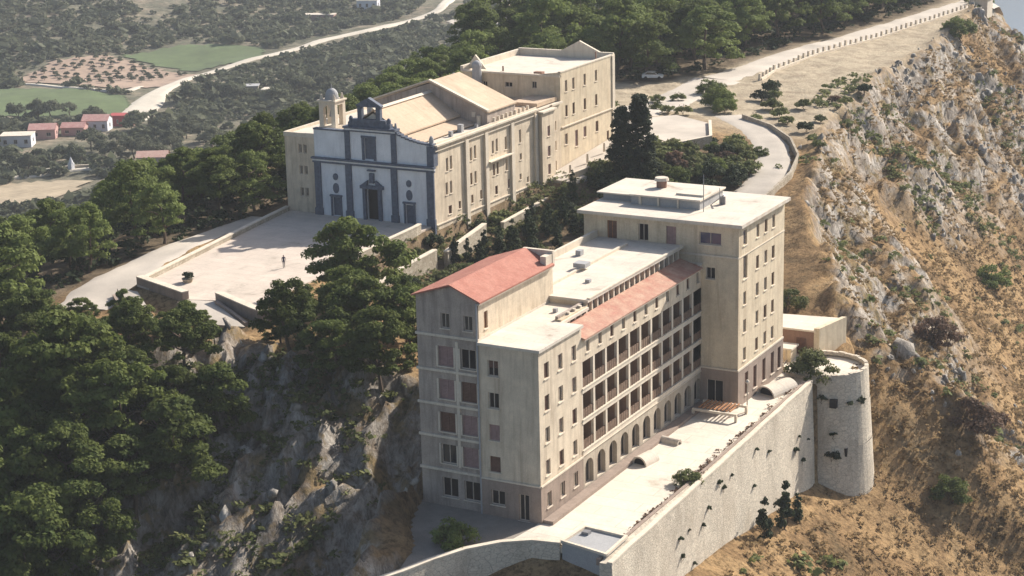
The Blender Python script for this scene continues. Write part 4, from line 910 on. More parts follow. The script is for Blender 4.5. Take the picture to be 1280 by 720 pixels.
# road side stones
bm_ = MB(); bm_.prism([(-.24, -.38), (.24, -.38), (.24, .38), (-.24, .38)], -.4, 1.25, [(-.2, -.3), (.2, -.3), (.2, .3), (-.2, .3)])
pm = bpy.data.meshes.new('road_bollard'); pm.from_pydata(bm_.v, [], bm_.f); pm.materials.append(M['band'])
rp = np.array([(-53.6, 196), (-54.6, 206), (-53.8, 229), (-50, 260), (-44.8, 300), (-43.5, 312)]); dd = np.r_[0, np.cumsum(np.hypot(*np.diff(rp, axis=0).T))]
for i, s in enumerate(np.arange(0, dd[-1], 2.6)):
    x = float(np.interp(s, dd, rp[:, 0])); y = float(np.interp(s, dd, rp[:, 1]))
    tag(link('road_bollard', pm, None, (x, y, gz(x, y)+.05), math.atan2(*(np.array([-1, 12])))), 'white stone bollard in the long row edging the ridge road', 'bollard', 'bollards along the ridge road')
simple_wall('road_parapet', [tuple(q) for q in rp[::-1]], .4, 6, [gz(*q)+.4 for q in rp[::-1]], M['band'], 'low continuous pale parapet edging the ridge road above the brown slope', 'parapet', cope=False)
simple_wall('bend_kerb_wall', [(-42, 158), (-34.5, 152.5), (-28.6, 145.5), (-23.6, 135.5), (-20.8, 124.5), (-19.8, 114), (-19.6, 106)][::-1], .35, 3, [6.7, 7.4, 7.9, 8.3, 8.8, 9.3, 9.7], M['garden_stone'], 'low pale kerb wall round the outside of the road bend', 'kerb wall', cope=False)
FN = empty('wooden_fence', (-27, 103, 5), 'brown post and rail fence at the foot of the bend behind the tower roof', 'fence')
fp = [(-30, 105.5), (-28, 104.8), (-26, 104.2), (-24.5, 103.8), (-22.3, 103.4), (-20.2, 103.2)]
for x, y in fp:
    b = MB(); z = gz(x, y); b.cyl(x, y, z-.2, z+1.9, .11, n=6); b.build('fence_post', M['wood'] if False else M['bark'], FN)
b = MB()
for k in range(5):
    (x0, y0), (x1, y1) = fp[k], fp[k+1]; z = max(gz(x0, y0), gz(x1, y1))
    for h in (.8, 1.4): b.prism([(x0, y0), (x1, y1), (x1, y1+.08), (x0, y0+.08)], z+h, z+h+.1)
b.build('rail', M['bark'], FN)
# gate pillar and little building at the far end of the ridge road
GP = empty('gatehouse', (-43.5, 318, 9), 'small white gatehouse at the far end of the ridge road', 'building')
b = MB(); z = gz(-43.5, 318); b.box(-45.5, -41, 316, 321, z-1, z+3.6); b.build('wall', M['band'], GP); b = MB(); b.box(-45.8, -40.7, 315.7, 321.3, z+3.6, z+3.8); b.build('roof', M['roofwhite'], GP); put_win(GP, 'F', 315.8, -43.2, z+1.2, 1, 2, 'dark', 'door')
# ================================================================ VALLEY HOUSES
def house(name, x, y, w, d, h, rz, wallm, roofm, label, cat='house', roof='gable', nwin=3, wst='dark'):
    z = gz(x, y); t = empty(name, (x, y, z), label, cat, None, rz)
    c, s = math.cos(rz), math.sin(rz)
    def loc(b): b.v = [(x+u*c-v*s, y+u*s+v*c, z+q) for u, v, q in b.v]; return b
    b = MB(); wall(b, 'F', -d/2, -w/2, w/2, -2, h, [((i+.5)/nwin*w-w/2, h*.5, w/nwin*.35, h*.38) for i in range(nwin)], .3)
    wall(b, 'S', w/2, -d/2, d/2, -2, h, [(0, h*.5, d*.2, h*.35)], .3)
    b.quad((-w/2, d/2, -2), (-w/2, -d/2, -2), (-w/2, -d/2, h), (-w/2, d/2, h)); b.quad((w/2, d/2, -2), (-w/2, d/2, -2), (-w/2, d/2, h), (w/2, d/2, h))
    if roof == 'gable':
        b.poly([(-w/2, d/2, h), (-w/2, -d/2, h), (-w/2, 0, h+d*.22)]); b.poly([(w/2, -d/2, h), (w/2, d/2, h), (w/2, 0, h+d*.22)])
    loc(b).build('wall', wallm, t)
    for i in range(nwin): link('window', win_mesh(w/nwin*.35, h*.38, wst), t, ((i+.5)/nwin*w-w/2, -d/2, h*.5))
    link('window', win_mesh(d*.2, h*.35, wst), t, (w/2, 0, h*.5), math.pi/2)
    b = MB()
    if roof == 'gable':
        for sg in (1, -1):
            e = d/2+.35; q = [(-w/2-.3, sg*e, h-.15), (w/2+.3, sg*e, h-.15), (w/2+.3, 0, h+d*.22+.02), (-w/2-.3, 0, h+d*.22+.02)]
            q = q if sg < 0 else q[::-1]; b.poly([(u, v, k+.22) for u, v, k in q]); b.poly(q[::-1])
            b.quad((-w/2-.3, sg*e, h-.15), (w/2+.3, sg*e, h-.15), (w/2+.3, sg*e, h+.07), (-w/2-.3, sg*e, h+.07))
    else: b.box(-w/2-.2, w/2+.2, -d/2-.2, d/2+.2, h, h+.25)
    loc(b).build('roof', roofm, t); return t
redw = plaster('dark_red_render', (.36, .07, .07), (.2, .05, .05), .3); pinkw = plaster('pink_render', (.45, .27, .24), (.3, .2, .18), .3); whitew = plaster('white_render', (.6, .6, .62), (.4, .4, .42), .3)
pinkr = tiles('pink_tiles', (.48, .22, .19), (.55, .33, .28))
A_ = rad(25)
house('farm_house', -391.5, 409, 8.6, 6, 3.9, A_, redw, redw, 'dark red house at the right end of the valley farm row', roof='flat', nwin=4, wst='glass')
house('farm_house', -393.0, 396.5, 9.5, 7.5, 4.2, A_, whitew, pinkr, 'white walled house with pinkish-red tiled roof next to the dark red house', nwin=3)
house('farm_house', -394.5, 385.5, 8.5, 6, 3.0, A_, pinkw, pinkr, 'low pink house with tiled roof in the middle of the farm row', nwin=2)
house('farm_house', -400, 375, 9.5, 7, 3.6, A_+.1, pinkw, pinkr, 'pink walled farm house beside the white cottage on its right', nwin=2)
house('farm_cottage', -397, 358, 11, 8, 4.0, A_+.1, whitew, M['roofwhite'], 'white flat-roofed cottage with blue shade, left end of the farm row', roof='flat', nwin=3)
house('farm_cottage', -409, 350, 6, 6, 4.4, A_, whitew, M['roofwhite'], 'small white cottage at the left edge of the view', roof='flat', nwin=2)
house('roadside_house', -322, 340.5, 10, 6.5, 4.0, rad(30), plaster('buff_render', (.42, .33, .26), (.3, .22, .17), .3), tiles('salmon_tiles', (.5, .28, .22), (.58, .38, .3)), 'house with salmon tiled roof just beyond the pine wood', nwin=3)
house('long_shed', -394, 489, 14, 6, 3.0, rad(30), M['grey_shaded'], M['concrete'], 'long grey farm shed among trees below the valley road', 'shed', roof='flat', nwin=4)
house('farm_shed', -378, 489, 9, 6, 2.6, rad(20), M['grey_shaded'], M['roofwhite'], 'low shed with pale roof beside the long grey shed', 'shed', roof='flat', nwin=2)
house('white_villa', -473, 712, 11, 8, 5, rad(20), whitew, M['roofwhite'], 'white villa far off at the top of the view, above the valley road', roof='flat', nwin=3)
house('far_shed', -480, 676, 16, 6, 3, rad(20), pinkw, M['roofwhite'], 'far pale shed left of the white villa', 'shed', roof='flat', nwin=3)
for i, (x, y, l) in enumerate(((-402, 728, 'pale quarry building at the top beside the far gravel yard, leftmost'), (-385, 708, 'pale flat building in the middle of the far gravel yard'), (-373, 690, 'pale low building at the near right edge of the far gravel yard'))):
    house('quarry_building', x, y, 10+2*i, 7, 4, rad(25), M['cream'], M['roofwhite'], l, 'building', roof='flat', nwin=2)
# wall along the valley track, small white shrine
simple_wall('track_wall', [(-335, 336.5), (-347, 329), (-352, 319.5)], .5, -61, -56.7, M['garden_stone'], 'long low wall beside the valley track, left of the pine wood', 'wall')
b = MB(); z = gz(-346, 327.5); b.prism([(-346.8, 326.7), (-345.2, 326.7), (-345.2, 328.3), (-346.8, 328.3)], z, z+2.4); b.cyl(-346, 327.5, z+2.4, z+4.6, .9, .05, 8); tag(b.build('white_shrine', whitew), 'small white pointed shrine beside the valley track', 'shrine')
# ================================================================ VEGETATION
def leaves(centers, radii, count, size, seed, up=.35, flatz=.75):
    """small quads spread over and through clumps; returns V, F"""
    r = np.random.RandomState(seed); Vs = []
    C = np.asarray(centers, float); Rr = np.asarray(radii, float)
    n = len(C); cnt = np.maximum(4, (count*(Rr**2)/np.mean(Rr**2)).astype(int)); k = np.repeat(np.arange(n), cnt); m = len(k)
    d = r.normal(size=(m, 3)); d /= np.linalg.norm(d, axis=1)[:, None]; d[:, 2] = np.where(d[:, 2] < -.2, -d[:, 2]*.6, d[:, 2])
    q = r.rand(m)**.35
    P = C[k]+d*(q*Rr[k])[:, None]*np.array([1, 1, flatz])
    nrm = d+np.array([0, 0, up])+r.normal(size=(m, 3))*.55; nrm /= np.linalg.norm(nrm, axis=1)[:, None]
    a = np.cross(nrm, r.normal(size=(m, 3))); a /= np.linalg.norm(a, axis=1)[:, None]; b = np.cross(nrm, a)
    s = size*(.6+.8*r.rand(m))[:, None]; a *= s; b *= s*(.45+.4*r.rand(m))[:, None]
    V = np.stack([P-a-b*.6, P+a*.2-b, P+a+b*.5, P-a*.3+b], 1).reshape(-1, 3)
    return V, np.arange(m*4).reshape(-1, 4)
def branchy(h, crownz, spread, seed, r0=.22, n=7):
    r = random.Random(seed); b = MB()
    def limb(p, q, ra, rb, k=6):
        p = Vector(p); q = Vector(q); d = (q-p).normalized(); u = d.orthogonal().normalized(); w = d.cross(u)
        i0 = len(b.v)
        for c, rr_ in ((p, ra), (q, rb)):
            for i in range(k):
                a = 2*math.pi*i/k; v = c+(u*math.cos(a)+w*math.sin(a))*rr_; b.v.append(tuple(v))
        for i in range(k):
            j = (i+1) % k; b.f.append((i0+i, i0+j, i0+k+j, i0+k+i)); b.m.append(0)
    x = y = 0; pz = -.8; pr = r0*1.25; pts = []
    for i in range(4):
        nxp = (x+r.uniform(-.3, .3), y+r.uniform(-.3, .3), -.8+(crownz+.8)*(i+1)/4); nr = r0*(1.15-.17*(i+1))
        limb((x, y, pz), nxp, pr, nr); x, y, pz = nxp; pr = nr; pts.append(nxp)
    for i in range(n):
        s = pts[r.choice([1, 2, 3])]; a = r.uniform(0, 6.28); L = spread*r.uniform(.5, .85)
        m = (s[0]+L*.5*math.cos(a), s[1]+L*.5*math.sin(a), s[2]+r.uniform(.3, 1.0)); e = (s[0]+L*math.cos(a), s[1]+L*math.sin(a), min(h-.5, s[2]+r.uniform(.8, 2.2)))
        limb(s, m, r0*.45, r0*.3, 5); limb(m, e, r0*.3, r0*.1, 5)
    return b
def trunk_mesh(name, b):
    me = bpy.data.meshes.new(name); me.from_pydata(b.v, [], b.f); me.materials.append(M['bark']); me.update(); return me
def crown_mesh(kind, seed, mat, q=1.0):
    r = random.Random(seed); cs = []; rr = []
    if kind == 'pine':      # uneven dome of tufted clumps, open below
        for i in range(46):
            a = r.uniform(0, 6.28); t = r.random()**.6; R0 = 3.5*(1+.22*math.sin(2*a+seed)+.12*math.sin(3*a+seed*2))
            zt = r.choice([1, 1, 1, .4, .05]); zz = 4.0+3.9*math.sqrt(max(0, 1-t*t*.9))*zt+r.uniform(-.4, .4)
            cs.append((R0*t*math.cos(a), R0*t*math.sin(a), zz)); rr.append(r.uniform(.65, 1.25))
        cnt, sz, up, fz = 230*q, .15, .55, .6
    elif kind == 'lowpine':
        for i in range(52):
            a = r.uniform(0, 6.28); t = r.random()**.55; R0 = 3.6*(1+.2*math.sin(2*a+seed)+.12*math.sin(3*a+seed*2))
            zz = 1.4+r.choice([1, 1, 1, .75, .45, .2])*(6.4+.6*math.sin(seed*3))*math.sqrt(max(0, 1-t*t*.88))+r.uniform(-.4, .4)
            cs.append((R0*t*math.cos(a), R0*t*math.sin(a), zz)); rr.append(r.uniform(.7, 1.3))
        cnt, sz, up, fz = 230*q, .155, .5, .7
    elif kind == 'dense':
        for i in range(34):
            a = r.uniform(0, 6.28); t = r.random()**.6; cs.append((1.0*t*math.cos(a), 1.0*t*math.sin(a), .1+1.15*math.sqrt(1-t*t*.8)*r.uniform(.1, 1))); rr.append(r.uniform(.22, .42))
        cnt, sz, up, fz = 110*q, .06, .4, .9
    elif kind == 'conifer':
        for i in range(190):
            z = 12.0*r.random()**1.1; w = 3.0*(1-z/12.8)**.6*(.95+.1*math.sin(z*1.3+seed)); a = r.uniform(0, 6.28); k = r.uniform(.25, 1)
            cs.append((w*k*math.cos(a), w*k*math.sin(a), z+.3)); rr.append(r.uniform(.5, .9))
        cnt, sz, up, fz = 110*q, .16, .4, 1.0
    elif kind == 'cypress':
        for i in range(40):
            z = r.uniform(.3, 8.6); w = 1.35*(1-abs(z-3)/7.5 if z > 3 else .8+z*.07); a = r.uniform(0, 6.28); k = r.uniform(.3, .9)
            cs.append((w*k*math.cos(a), w*k*math.sin(a), z)); rr.append(max(.25, w*.5))
        cnt, sz, up, fz = 110*q, .15, .3, 1.5
    elif kind == 'column':
        for i in range(26):
            z = r.uniform(.2, 3.6); w = .62*(1-max(0, z-1.8)/2.6); a = r.uniform(0, 6.28); k = r.uniform(.2, .9)
            cs.append((w*k*math.cos(a), w*k*math.sin(a), z)); rr.append(max(.18, w*.6))
        cnt, sz, up, fz = 46*q, .13, .3, 1.4
    elif kind == 'shrub':
        for i in range(16):
            a = r.uniform(0, 6.28); t = r.random()**.6; cs.append((1.0*t*math.cos(a), 1.0*t*math.sin(a), .25+.9*math.sqrt(1-t*t*.85)*r.uniform(.3, 1))); rr.append(r.uniform(.3, .55))
        cnt, sz, up, fz = 60*q, .13, .4, .85
    elif kind == 'round':
        for i in range(22):
            a = r.uniform(0, 6.28); t = r.random()**.6; cs.append((2.3*t*math.cos(a), 2.3*t*math.sin(a), 1.6+2.4*math.sqrt(1-t*t*.85)*r.uniform(.15, 1))); rr.append(r.uniform(.7, 1.2))
        cnt, sz, up, fz = 70*q, .23, .4, .85
    V, F = leaves(cs, rr, cnt, sz, seed, up, fz); me = mesh_np('crown', V, F, [mat]); return me
PINE = [(crown_mesh('lowpine' if s % 3 else 'pine', s, M['pine'], 1.2), trunk_mesh('trunk', branchy(8, 5.2, 3.4, s))) for s in range(6)]
PINEQ = [(crown_mesh('lowpine', s+20, M['pinegreen'], .75), trunk_mesh('trunk', branchy(8, 5.2, 3.4, s+20, n=4))) for s in range(5)]
CON = [(crown_mesh('conifer', s, M['pinedark']), trunk_mesh('trunk', branchy(6, 5, .5, s, .2, 0))) for s in (1, 2)]
CYP = [(crown_mesh('cypress', s, M['pinedark']), trunk_mesh('trunk', branchy(3, 2, .5, s, .16, 0))) for s in (1, 2)]
COLM = [(crown_mesh('column', s, M['pinedark']), trunk_mesh('trunk', branchy(1.5, 1, .3, s, .08, 0))) for s in (1, 2, 3)]
SHR = [(crown_mesh('shrub', s, M['bush']), trunk_mesh('stem', branchy(1, .6, .8, s, .06, 4))) for s in (1, 2, 3)]
SHRD = [(crown_mesh('shrub', s, M['pinedark']), SHR[0][1]) for s in (4, 5)]
SHRB = [(crown_mesh('shrub', s, M['brownbush']), SHR[1][1]) for s in (6, 7)]
DNS = [(crown_mesh('dense', s, M['bush']), SHR[0][1]) for s in (1, 2)]; DNB = [(crown_mesh('dense', s, M['brownbush']), SHR[0][1]) for s in (3, 4)]; DND = [(crown_mesh('dense', s, M['pinegreen']), SHR[0][1]) for s in (5, 6)]
RND = [(crown_mesh('round', s, M['valley']), trunk_mesh('trunk', branchy(4, 2.2, 1.6, s, .18, 3))) for s in (1, 2, 3, 4)]
RT = random.Random(77)
def plant(name, var, x, y, s, label, cat, group=None, sz=None, parts=('crown', 'trunk'), z=None, lean=.04):
    z = gz(x, y)-.05 if z is None else z
    t = empty(name, (x, y, z), label, cat, group, RT.uniform(0, 6.28)); t.scale = (s, s, sz or s*RT.uniform(.88, 1.12))
    t.rotation_euler[0] = RT.uniform(-lean, lean); t.rotation_euler[1] = RT.uniform(-lean, lean)
    c, k = RT.choice(var)
    link(parts[0], c, t); link(parts[1], k, t); return t
taken = []
def scatter(P, n, dmin, lo, hi):
    P = np.array(P, float); x0, y0 = P.min(0); x1, y1 = P.max(0); out = []
    for _ in range(n*30):
        x, y = RT.uniform(x0, x1), RT.uniform(y0, y1)
        if not inside([x], [y], P)[0]: continue
        if all((x-a)**2+(y-b)**2 > dmin**2 for a, b in out): out.append((x, y))
        if len(out) >= n: break
    return out
CAM = np.array([78.67, -149.29])
WL = {'slope': ('bushy pine of the dark wood on the slope in the lower left foreground', 'pines on the slope below the church square', 108, 4.4, 1.1, 1.5),
      'square': ('bushy pine of the wood beyond the lower path beside the church square', 'pines beyond the path left of the church square', 58, 4.9, .9, 1.25),
      'behind': ('bushy pine of the wood behind the church and monastery roofs', 'pines behind the church and monastery', 40, 4.6, .85, 1.2),
      'ridge': ('dense green pine of the wood left of the ridge road at the top', 'pines of the wood along the ridge road', 96, 5.8, 1.3, 1.85)}
for k, (lab, grp, n, dm, lo, hi) in WL.items():
    pts = scatter(WOODS[k], n, dm, lo, hi)
    for x, y in pts:
        d = math.hypot(x-CAM[0], y-CAM[1])
        q_ = RT.uniform(lo, hi)*(.68 if k == 'slope' and y > -3 and x > -80 else 1)
        plant('pine_tree', PINE if (d < 225 or (k == 'square' and RT.random() < .5)) else PINEQ, x, y, q_, lab, 'pine tree', grp)
for x, y, s, l in ((-45.0, 38.0, 1.38, 'big rounded pine rising before the church front, at the edge of the square'), (-38.2, 14.5, .95, 'broad pine just right of the ramps below the square, top of the rocks'),
                   (-33.0, 20.6, 1.15, 'tall pine between the rocks and the red-roofed wing'), (-31.5, 13.2, .85, 'lower pine hanging on the rock face below the pine clump'),
                   (-28.8, 24.0, 1.0, 'pine of the clump nearest the red-roofed wing'), (-42.4, 18.7, .55, 'smaller pine at the right front parapet of the square'), (-38.0, 25.6, .95, 'pine in the middle of the clump behind the rock face'),
                   (-33, 30, .9, 'rear pine of the clump beside the garden wall'), (-27, 15, .9, 'small pine at the top of the rock face nearest the hotel')):
    plant('pine_tree', [PINE[1], PINE[2], PINE[4], PINE[5]], x, y, s, l, 'pine tree')
for x, y, s in ((-70.4, 18.1, .62), (-55.5, 14.8, .55), (-51.4, 13.2, .7), (-48.5, 14.4, .5), (-60, 14.4, .75), (-56.5, 18.5, .5), (-66, 20.2, .6), (-52.5, 17.8, .45)):
    plant('young_pine', [PINE[1], PINE[2]], x, y, s*.72, 'young yellow-green pine among the ramps below the church square', 'young pine', 'young pines below the ramps')
for x, y, s in ((-40.5, 112.5, 1.12), (-42.6, 110.0, 1.0)): plant('cypress_tree', [CON[0]] if s > 1.05 else [CON[1]], x, y, s*.95, 'tall dark %s conifer behind the left end of the tower roof' % ('main' if s > 1.05 else 'smaller twin'), 'cypress', sz=s*.93)
plant('cypress_tree', CYP, -45.6, 98.5, .7, 'narrow dark cypress at the corner of the garden beside the monastery', 'cypress')
for i, (x, y) in enumerate(((-47.1, 65.9), (-46.0, 67.5), (-45.2, 69.5), (-46, 71.9), (-44.8, 73.6), (-45.5, 75.6), (-44.8, 77.3), (-45.6, 79.6), (-44.2, 81.1), (-45.2, 83.4), (-43.1, 85), (-44.2, 87.6), (-42.8, 89.6), (-41.2, 84), (-42.6, 79.5), (-43.0, 75.5), (-43.2, 71.0), (-44.4, 67.6), (-43.8, 92), (-40.2, 88), (-41.2, 76.5), (-46.2, 85.5), (-39, 80.5), (-47, 88))):
    plant('columnar_shrub', COLM, x, y, RT.uniform(.95, 1.35), 'dark columnar shrub of the dense row in the garden below the church side', 'shrub', 'columnar shrubs of the garden', parts=('foliage', 'stem'))
for x, y, s in ((-52.0, 60.6, 1.0), (-51.7, 64.1, .9), (-52.4, 68.7, 1.3), (-49.4, 63.1, 1.1), (-52.4, 81.9, 1.2), (-52.2, 86.7, 1.4), (-51.5, 88.5, 1.3), (-48.4, 101.2, 1.2), (-45.2, 95.4, 1.3), (-44.6, 92.4, 1.2), (-41.2, 93.4, 1.6), (-49.1, 80.3, 1.2), (-44.5, 58, 1.2), (-43, 62, 1.5), (-42, 66, 1.2), (-40, 70, 1.4), (-38, 62, 1.3), (-37, 74, 1.5), (-45, 52, 1.0), (-36, 58, 1.2), (-32, 66, 1.5), (-30, 76, 1.6), (-26, 60, 1.3), (-34, 84, 1.8), (-22, 66, 1.4), (-24, 50, 1.2), (-38, 90, 1.7), (-20, 56, 1.3), (-30, 90, 1.8), (-42, 48, 1.0), (-38, 50, 1.2)):
    plant('garden_shrub', SHR if RT.random() < .6 else SHRD, x, y, s*1.15, 'loose green shrub of the terraced garden between the hotel and the church', 'shrub', 'shrubs of the terraced garden', parts=('foliage', 'stem'))
pts = scatter([(-49, 108), (-46, 127), (-37, 138), (-30, 136), (-27.5, 124), (-27, 106), (-17, 86), (-8, 72), (-16, 62), (-38, 94)], 150, 1.6, 1, 2)
for x, y in pts:
    plant('slope_shrub', RT.choice([SHR, SHRD, SHR, DNS, DND, SHR, SHR, SHRB]), x, y, RT.uniform(1.0, 2.0), 'shrub of the thicket on the bank inside the road bend', 'shrub', 'shrubs inside the road bend', parts=('foliage', 'stem'))
for x, y, s, v in ((-56.7, 178.5, 3.0, DND), (-53.1, 173.4, 2.8, DND), (-50.1, 165.8, 3.2, DND), (-47.4, 162.1, 2.6, DND), (-50.4, 169.7, 2.6, DND), (-45.6, 176.3, 2.0, SHRD), (-46.7, 184.2, 2.2, SHRD), (-44.4, 179.6, 1.8, SHR), (-41, 169, 2.0, SHR), (-37, 163, 1.8, SHR), (-34, 158, 1.6, SHR), (-29.2, 154.2, 1.7, SHRD), (-36, 172, 1.6, SHR), (-25, 146, 1.4, SHR), (-22, 140, 1.3, SHR), (-33, 180, 1.4, SHRB), (-31.6, 192.5, 1.8, SHRD), (-28, 172, 1.4, SHR), (-40, 158, 1.4, SHR), (-30, 163, 1.3, SHR)):
    plant('roadside_bush', v, x, y, s*.8, 'bush on the verge between the road bend and the ridge road', 'bush', 'bushes between the bend and the ridge road', parts=('foliage', 'stem'))
for x, y, s in ((-59.0, 168.9, 1.2), (-61.5, 165.0, 1.3), (-58.5, 158, 1.1), (-55, 155, 1.2), (-52, 155, 1.3), (-64, 152, 1.0), (-67, 154, 1.1)):
    plant('roadside_bush', SHR, x, y, s, 'low bush on the verge between the paved platform and the hilltop road', 'bush', 'low bushes above the platform', parts=('foliage', 'stem'))
plant('terrace_bush', DNS, 8.0, 52.8, 2.6, 'rounded bright green bush where the rampart meets the bastion', 'bush', parts=('foliage', 'stem'))
plant('terrace_bush', DNS, 8.5, 15.4, 1.35, 'lone green bush against the inside of the rampart wall', 'bush', parts=('foliage', 'stem'))
plant('terrace_bush', DND, -5.0, -8.0, 2.0, 'dark bush in the shade before the hotel wing foot', 'bush', parts=('foliage', 'stem'))
for x, y, s, l in ((11.8, 28.0, 1.25, 'nearest'), (12.0, 33.5, 1.45, 'middle'), (12.1, 37.4, 1.0, 'farthest')):
    plant('wall_foot_shrub', COLM, x, y, s, 'dark upright shrub at the foot of the rampart wall, %s of three' % l, 'shrub', 'upright shrubs at the foot of the rampart', parts=('foliage', 'stem'))
plant('hillside_bush', DND, 22.5, 62, 2.2, 'dark green bush with grey-green skirt on the dry slope right of the bastion', 'bush', parts=('foliage', 'stem'))
plant('hillside_bush', DND, -1.6, 174, 3.0, 'dark bush high on the dry slope at the right edge', 'bush', parts=('foliage', 'stem'))
plant('hillside_bush', DNB, 22.5, 73, 3.0, 'large brown leafless thicket on the slope right of the green bush', 'bush', parts=('foliage', 'stem'))
plant('hillside_bush', DNB, 8.5, 102, 3.2, 'purple-brown thicket in the hollow of the slope at the right edge', 'bush', parts=('foliage', 'stem'))
plant('hillside_bush', DND, -37, 276, 3.6, 'dark tree-like bush on the crag below the far end of the ridge road', 'bush', parts=('foliage', 'stem'))
plant('annex_bush', DNS, -1.5, 70.5, 2.2, 'green bush on the rock behind the annex beside the tower', 'bush', parts=('foliage', 'stem'))
# tufts growing out of the rampart
for i in range(17):
    y = RT.uniform(2, 48); z = RT.uniform(-8, -1.0); x = 10.35-.022*(y+4.5)+.9*(-z+.35)/18
    t = plant('wall_tuft', SHRD, x+.05, y, RT.uniform(.22, .42), 'small dark tuft of weeds rooted in the rampart stones', 'weed', 'weed tufts on the rampart', parts=('foliage', 'stem'), z=z)
for a, z, s in ((-75, -2.2, .5), (-40, -3.0, .5), (-95, -6, .7), (-88, -9, .6), (-60, -6.5, .45), (-100, -4, .6), (-62, -9.5, .9), (-20, -3, .6)):
    r_ = 5.0+.075*(-z); plant('wall_tuft', SHRD, 8.6+r_*math.cos(rad(a)), 56.2+r_*math.sin(rad(a)), s, 'dark creeper tuft clinging to the side of the round bastion', 'weed', 'creeper tufts on the bastion', parts=('foliage', 'stem'), z=z)
# valley trees and orchard
VT = [(-398, 400), (-379, 402), (-374, 394), (-366, 378), (-363, 384), (-374, 366), (-366, 361), (-358, 369),  (-372, 340), (-360, 345), (-352, 352), (-355, 338), (-380, 334), (-371, 327), (-362, 322), (-392, 336), (-400, 341), (-403, 362), (-406, 380), (-410, 392), (-402, 408), (-344, 346), (-340, 356), (-332, 350), (-349, 366), (-345, 378), (-337, 368), (-328, 362), (-430, 404), (-428, 412), (-434, 410), (-438, 402), (-426, 420), (-356, 392), (-349, 396), (-340, 392), (-332, 384), (-325, 376), (-357, 406), (-366, 400),
      (-372, 470), (-366, 476), (-362, 484), (-368, 492), (-372, 500), (-402, 478), (-406, 470), (-380, 470), (-360, 466), (-352, 474), (-345, 482), (-390, 478), (-383, 506), (-372, 512), (-362, 505)]
for x, y in VT: plant('valley_tree', RND, x+RT.uniform(-2, 2), y+RT.uniform(-2, 2), RT.uniform(1.0, 1.9), 'dark rounded tree among the farm houses down in the valley', 'tree', 'rounded trees among the valley farms')
ob = [(-515, 488), (-525, 524), (-515, 548), (-480, 539), (-452, 531), (-452, 505), (-462, 484), (-502, 483)]
k = 0
for i in range(14):
    for j in range(14):
        x = -530+6.2*i+RT.uniform(-1, 1); y = 476+6.2*j+RT.uniform(-1, 1)
        if inside([x], [y], ob)[0] and RT.random() < .8: plant('orchard_tree', RND, x, y, RT.uniform(.42, .62), 'small round tree of the orchard on the red-brown valley field', 'orchard tree', 'orchard trees on the red-brown field')
def stuff_bushes(name, X, Y, S, kinds, mat, label, seed, nq=26, sz=.42, z=None):
    r = np.random.RandomState(seed); Z_ = gzs(X, Y) if z is None else z; protos = []
    for s in range(5):
        cs = [(r.uniform(-.6, .6), r.uniform(-.6, .6), r.uniform(.2, .8)) for _ in range(5)]
        protos.append(leaves(cs, [.55]*5, nq/5, sz, s+seed)[0].reshape(-1, 4, 3))
    out = []; pk = r.randint(0, 5, len(X)); an = r.rand(len(X))*6.28
    for i in range(5):
        sel = np.where(pk == i)[0]; P = protos[i]
        c, s_ = np.cos(an[sel]), np.sin(an[sel]); sc = S[sel]
        x = P[None, :, :, 0]; y = P[None, :, :, 1]; zq = P[None, :, :, 2]
        c = c[:, None, None]; s_ = s_[:, None, None]; sc = sc[:, None, None]
        out.append(np.stack([(x*c-y*s_)*sc+X[sel][:, None, None], (x*s_+y*c)*sc+Y[sel][:, None, None], zq*sc*.85+Z_[sel][:, None, None]], -1).reshape(-1, 3))
    V = np.concatenate(out); F = np.arange(len(V)).reshape(-1, 4)
    return tag(link(name, mesh_np(name, V, F, [mat])), label, name.replace('_', ' '), kind='stuff')
r = np.random.RandomState(4)
# scrub over the valley and its hillsides (thinned where the fields, roads and houses are)
n = 30000; X = r.uniform(-820, -170, n); Y = r.uniform(200, 1000, n)
keep = (X < -190-(Y-200)*.02) & (fbm(X*.012, Y*.012, 4)+r.rand(n)*.35 > .52)
for P in ([(-514, 550), (-498, 594), (-452, 596), (-438, 570), (-458, 537), (-492, 544)], [(-525, 444), (-478, 468), (-432, 468), (-402, 436), (-414, 412), (-449, 398), (-505, 396)], [(-517, 484), (-529, 524), (-517, 550), (-480, 541), (-445, 533), (-433, 498), (-446, 472), (-502, 476)],
          [(-364, 296), (-341, 318), (-324, 320), (-318, 298), (-328, 268), (-362, 266)], [(-416, 686), (-402, 726), (-374, 702), (-362, 668), (-386, 662)], [(-412, 345), (-404, 415), (-380, 418), (-368, 385), (-372, 345)]): keep &= ~inside(X, Y, P)
vr_ = np.array([(-397, 420), (-403, 428.7), (-414.8, 450.6), (-430, 480.3), (-446, 523), (-444, 556), (-440, 589), (-439, 629), (-433, 653), (-435, 698), (-431, 716), (-457, 770), (-480, 830)])
dmin = np.full(n, 1e9)
for a, b_ in zip(vr_[:-1], vr_[1:]):
    e = b_-a; tt = np.clip(((X-a[0])*e[0]+(Y-a[1])*e[1])/(e@e), 0, 1); dmin = np.minimum(dmin, np.hypot(X-a[0]-tt*e[0], Y-a[1]-tt*e[1]))
keep &= dmin > 12
X, Y = X[keep], Y[keep]
stuff_bushes('valley_scrub', X, Y, r.uniform(1.2, 3.4, len(X))*np.where(r.rand(len(X)) < .12, 1.7, 1), None, M['valley'], 'grey-green scrub and olive trees covering the valley and its far slopes', 5, 40, .34)
